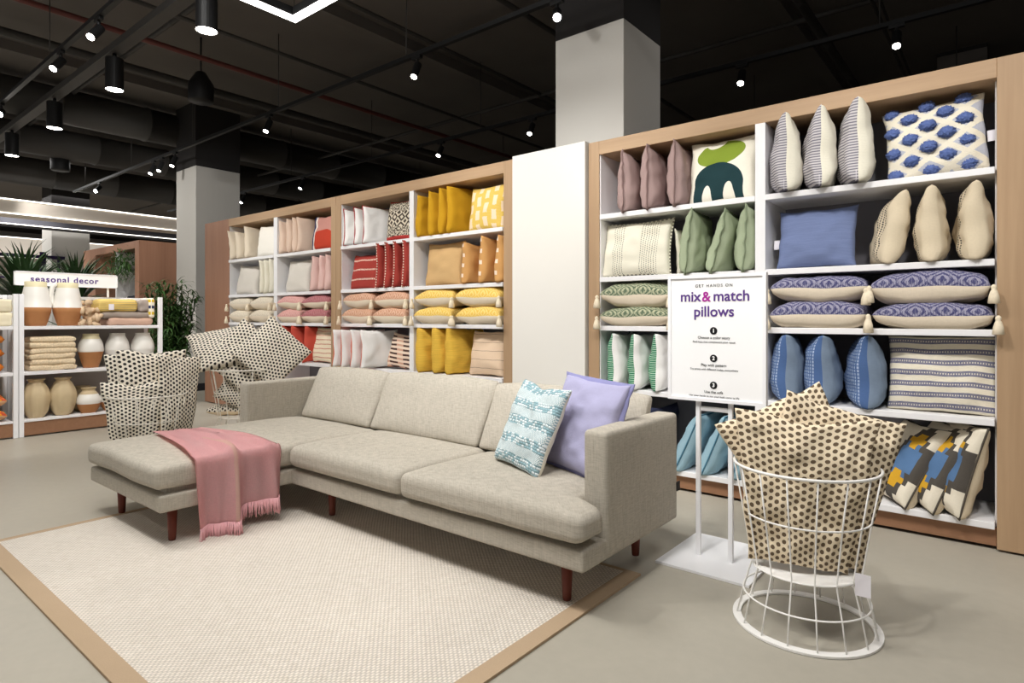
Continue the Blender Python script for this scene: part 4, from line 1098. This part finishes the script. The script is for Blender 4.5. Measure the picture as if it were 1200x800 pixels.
# ducts, pipes, conduits
def duct(label, a, b_, r, m=None, nm='air_duct'):
    bm = bmesh.new(); a, b_ = Vector(a), Vector(b_); n = max(2, int((b_-a).length/1.2))
    pts, rad = [], []
    for i in range(n+1):
        p = a.lerp(b_, i/n); e = (b_-a).normalized()*.012
        if 0 < i < n: pts += [p-e*1.5, p-e, p+e, p+e*1.5]; rad += [r, r*1.05, r*1.05, r]
        else: pts.append(p); rad.append(r)
    tube(bm, pts, r, 18, radii=rad); return tag(put(nm, bm, m or M['duct']), label, 'duct' if r > .1 else 'pipe')
duct('large round black air duct at the upper left of the ceiling', (-11.2, -2, 4.42), (-11.2, 15, 4.42), .27)
duct('second round black air duct farther left on the ceiling', (-13.6, -2, 4.4), (-13.6, 15, 4.4), .27)
duct('round black air duct above the far bulkhead', (-16.4, -2, 4.35), (-16.4, 15, 4.35), .3)
duct('red sprinkler pipe crossing the ceiling', (-7.68, -2, 4.38), (-7.68, 15, 4.38), .032, M['redpipe'], 'sprinkler_pipe')
duct('second red sprinkler pipe behind the displays', (-20, 11.0, 4.45), (7, 11.0, 4.45), .03, M['redpipe'], 'sprinkler_pipe')
for i, (x, z, r) in enumerate(((-9.0, 4.5, .05), (-6.75, 4.35, .022), (-5.3, 4.45, .022), (-1.61, 4.32, .045), (-1.05, 4.32, .018), (-1.0, 4.36, .014), (-4.1, 4.5, .03), (.35, 4.4, .02))):
    duct(('thick black pipe left of the red sprinkler pipe', 'thin black conduit right of the red sprinkler pipe', 'thin black conduit in the middle of the ceiling', 'thick grey black pipe above the right display', 'thin conduit right of the thick pipe above the right display', 'second thin conduit right of the thick pipe above the right display', 'black pipe left of the near column', 'thin conduit at the far right of the ceiling')[i], (x, -2, z), (x, 15, z), r, None, 'conduit')
for i, (y, z) in enumerate(((5.2, 4.5), (7.2, 4.45), (9.9, 4.4), (3.0, 4.6), (12.5, 4.4))):
    duct(('cross conduit just behind the columns', 'cross conduit behind the rear track', 'cross conduit near the back of the ceiling', 'cross conduit ahead of the columns', 'farthest cross conduit on the ceiling')[i], (-22, y, z), (7, y, z), .028, None, 'conduit')
for i, x in enumerate((-14, -10, -6, -2, 2)):
    bm = bmesh.new(); box(bm, (x-.07, -2, 4.62), (x+.07, 15.5, 4.75)); struct(put('beam_%d' % (i+1), bm, M['ceil'], smooth=False))

# ---------------------------------------------------------------- lamps, including unseen ones added to brighten
def area(loc, size, e, rot=(0, 0, 0), col=(1, .98, .955), sy=None):
    L = bpy.data.lights.new('area', 'AREA'); L.energy = e; L.size = size; L.color = col
    if sy: L.shape = 'RECTANGLE'; L.size_y = sy
    o = bpy.data.objects.new('area_lamp', L); COL.objects.link(o); o.location = loc; o.rotation_euler = rot; return o
area((-1.6, .4, 4.5), 1.4, 84); area((-4.2, .9, 4.5), 1.2, 84); area((.8, 1.9, 4.5), 1.0, 46)  # unseen soft overheads standing in for general store lighting
for x in (.3, -1.3, -2.9, -4.6, -6.4, -8.0):       # wall washers on the near track
    p = Vector((x, 1.6, 3.72)); lamp(p, Vector((x-.1, 4.1, 1.15))-p, 135, 74, .09)
for x, y, e in ((-6.4, 1.9, 150), (-5.2, 1.2, 150)):
    p = Vector((x, y, 3.7)); lamp(p, Vector((-7.9, 1.9, .9))-p, e, 62, .09)
for x, y, tx, ty in ((-2.9, .7, -2.3, 1.9), (-1.0, 1.0, -1.3, 2.5), (-4.6, .5, -4.0, 1.7)):
    p = Vector((x, y, 3.7)); lamp(p, Vector((tx, ty, .3))-p, 120, 66, .06)
for x, y in ((-9.5, 2.2), (-11.6, 2.4), (-12, 5.5), (-15, 3), (-9.4, .0), (-6, -1.5)):
    p = Vector((x, y, 3.58)); lamp(p, (0, 0, -1), 170, 110, .08)
for x, y, tx, ty, tz, e in ((-3.3, 1.2, -2.8, 4.5, 3.2, 70), (-9.6, 1.6, -10.8, 4.5, 2.6, 150), (-9.0, 2.6, -13, 4.0, 3.0, 100), (-7.6, 4.7, -10.3, 4.9, 2.8, 34), (-.9, 6.3, -2.47, 4.9, 3.2, 20), (-15.5, 3.2, -19, 4.6, 2.4, 200)):  # spots added to brighten the columns and the bulkhead
    p = Vector((x, y, 3.7)); lamp(p, Vector((tx, ty, tz))-p, e, 60, .09)
area((-20, 4, 4.2), 4, 330, sy=8); area((-15, 2, 4.2), 2, 120, sy=5); lamp((-12.7, 2.6, 3.55), (0, 1.5, -2.0), 60, 80)  # lamps added to brighten the far store and the display box

w = bpy.data.worlds.new('World'); scene.world = w; w.use_nodes = True
w.node_tree.nodes['Background'].inputs[0].default_value = (1, .97, .93, 1); w.node_tree.nodes['Background'].inputs[1].default_value = .42

# ---------------------------------------------------------------- camera
cam = bpy.data.cameras.new('Camera'); co = bpy.data.objects.new('Camera', cam); COL.objects.link(co)
co.location = (0, 0, 1.2); co.rotation_euler = (PI/2, 0, math.radians(90-50.891))
cam.sensor_width = 36; cam.lens = 717/1200*36; cam.shift_y = -28/1200; cam.clip_start = .05
scene.camera = co
scene.view_settings.view_transform = 'Standard'; scene.view_settings.look = 'None'
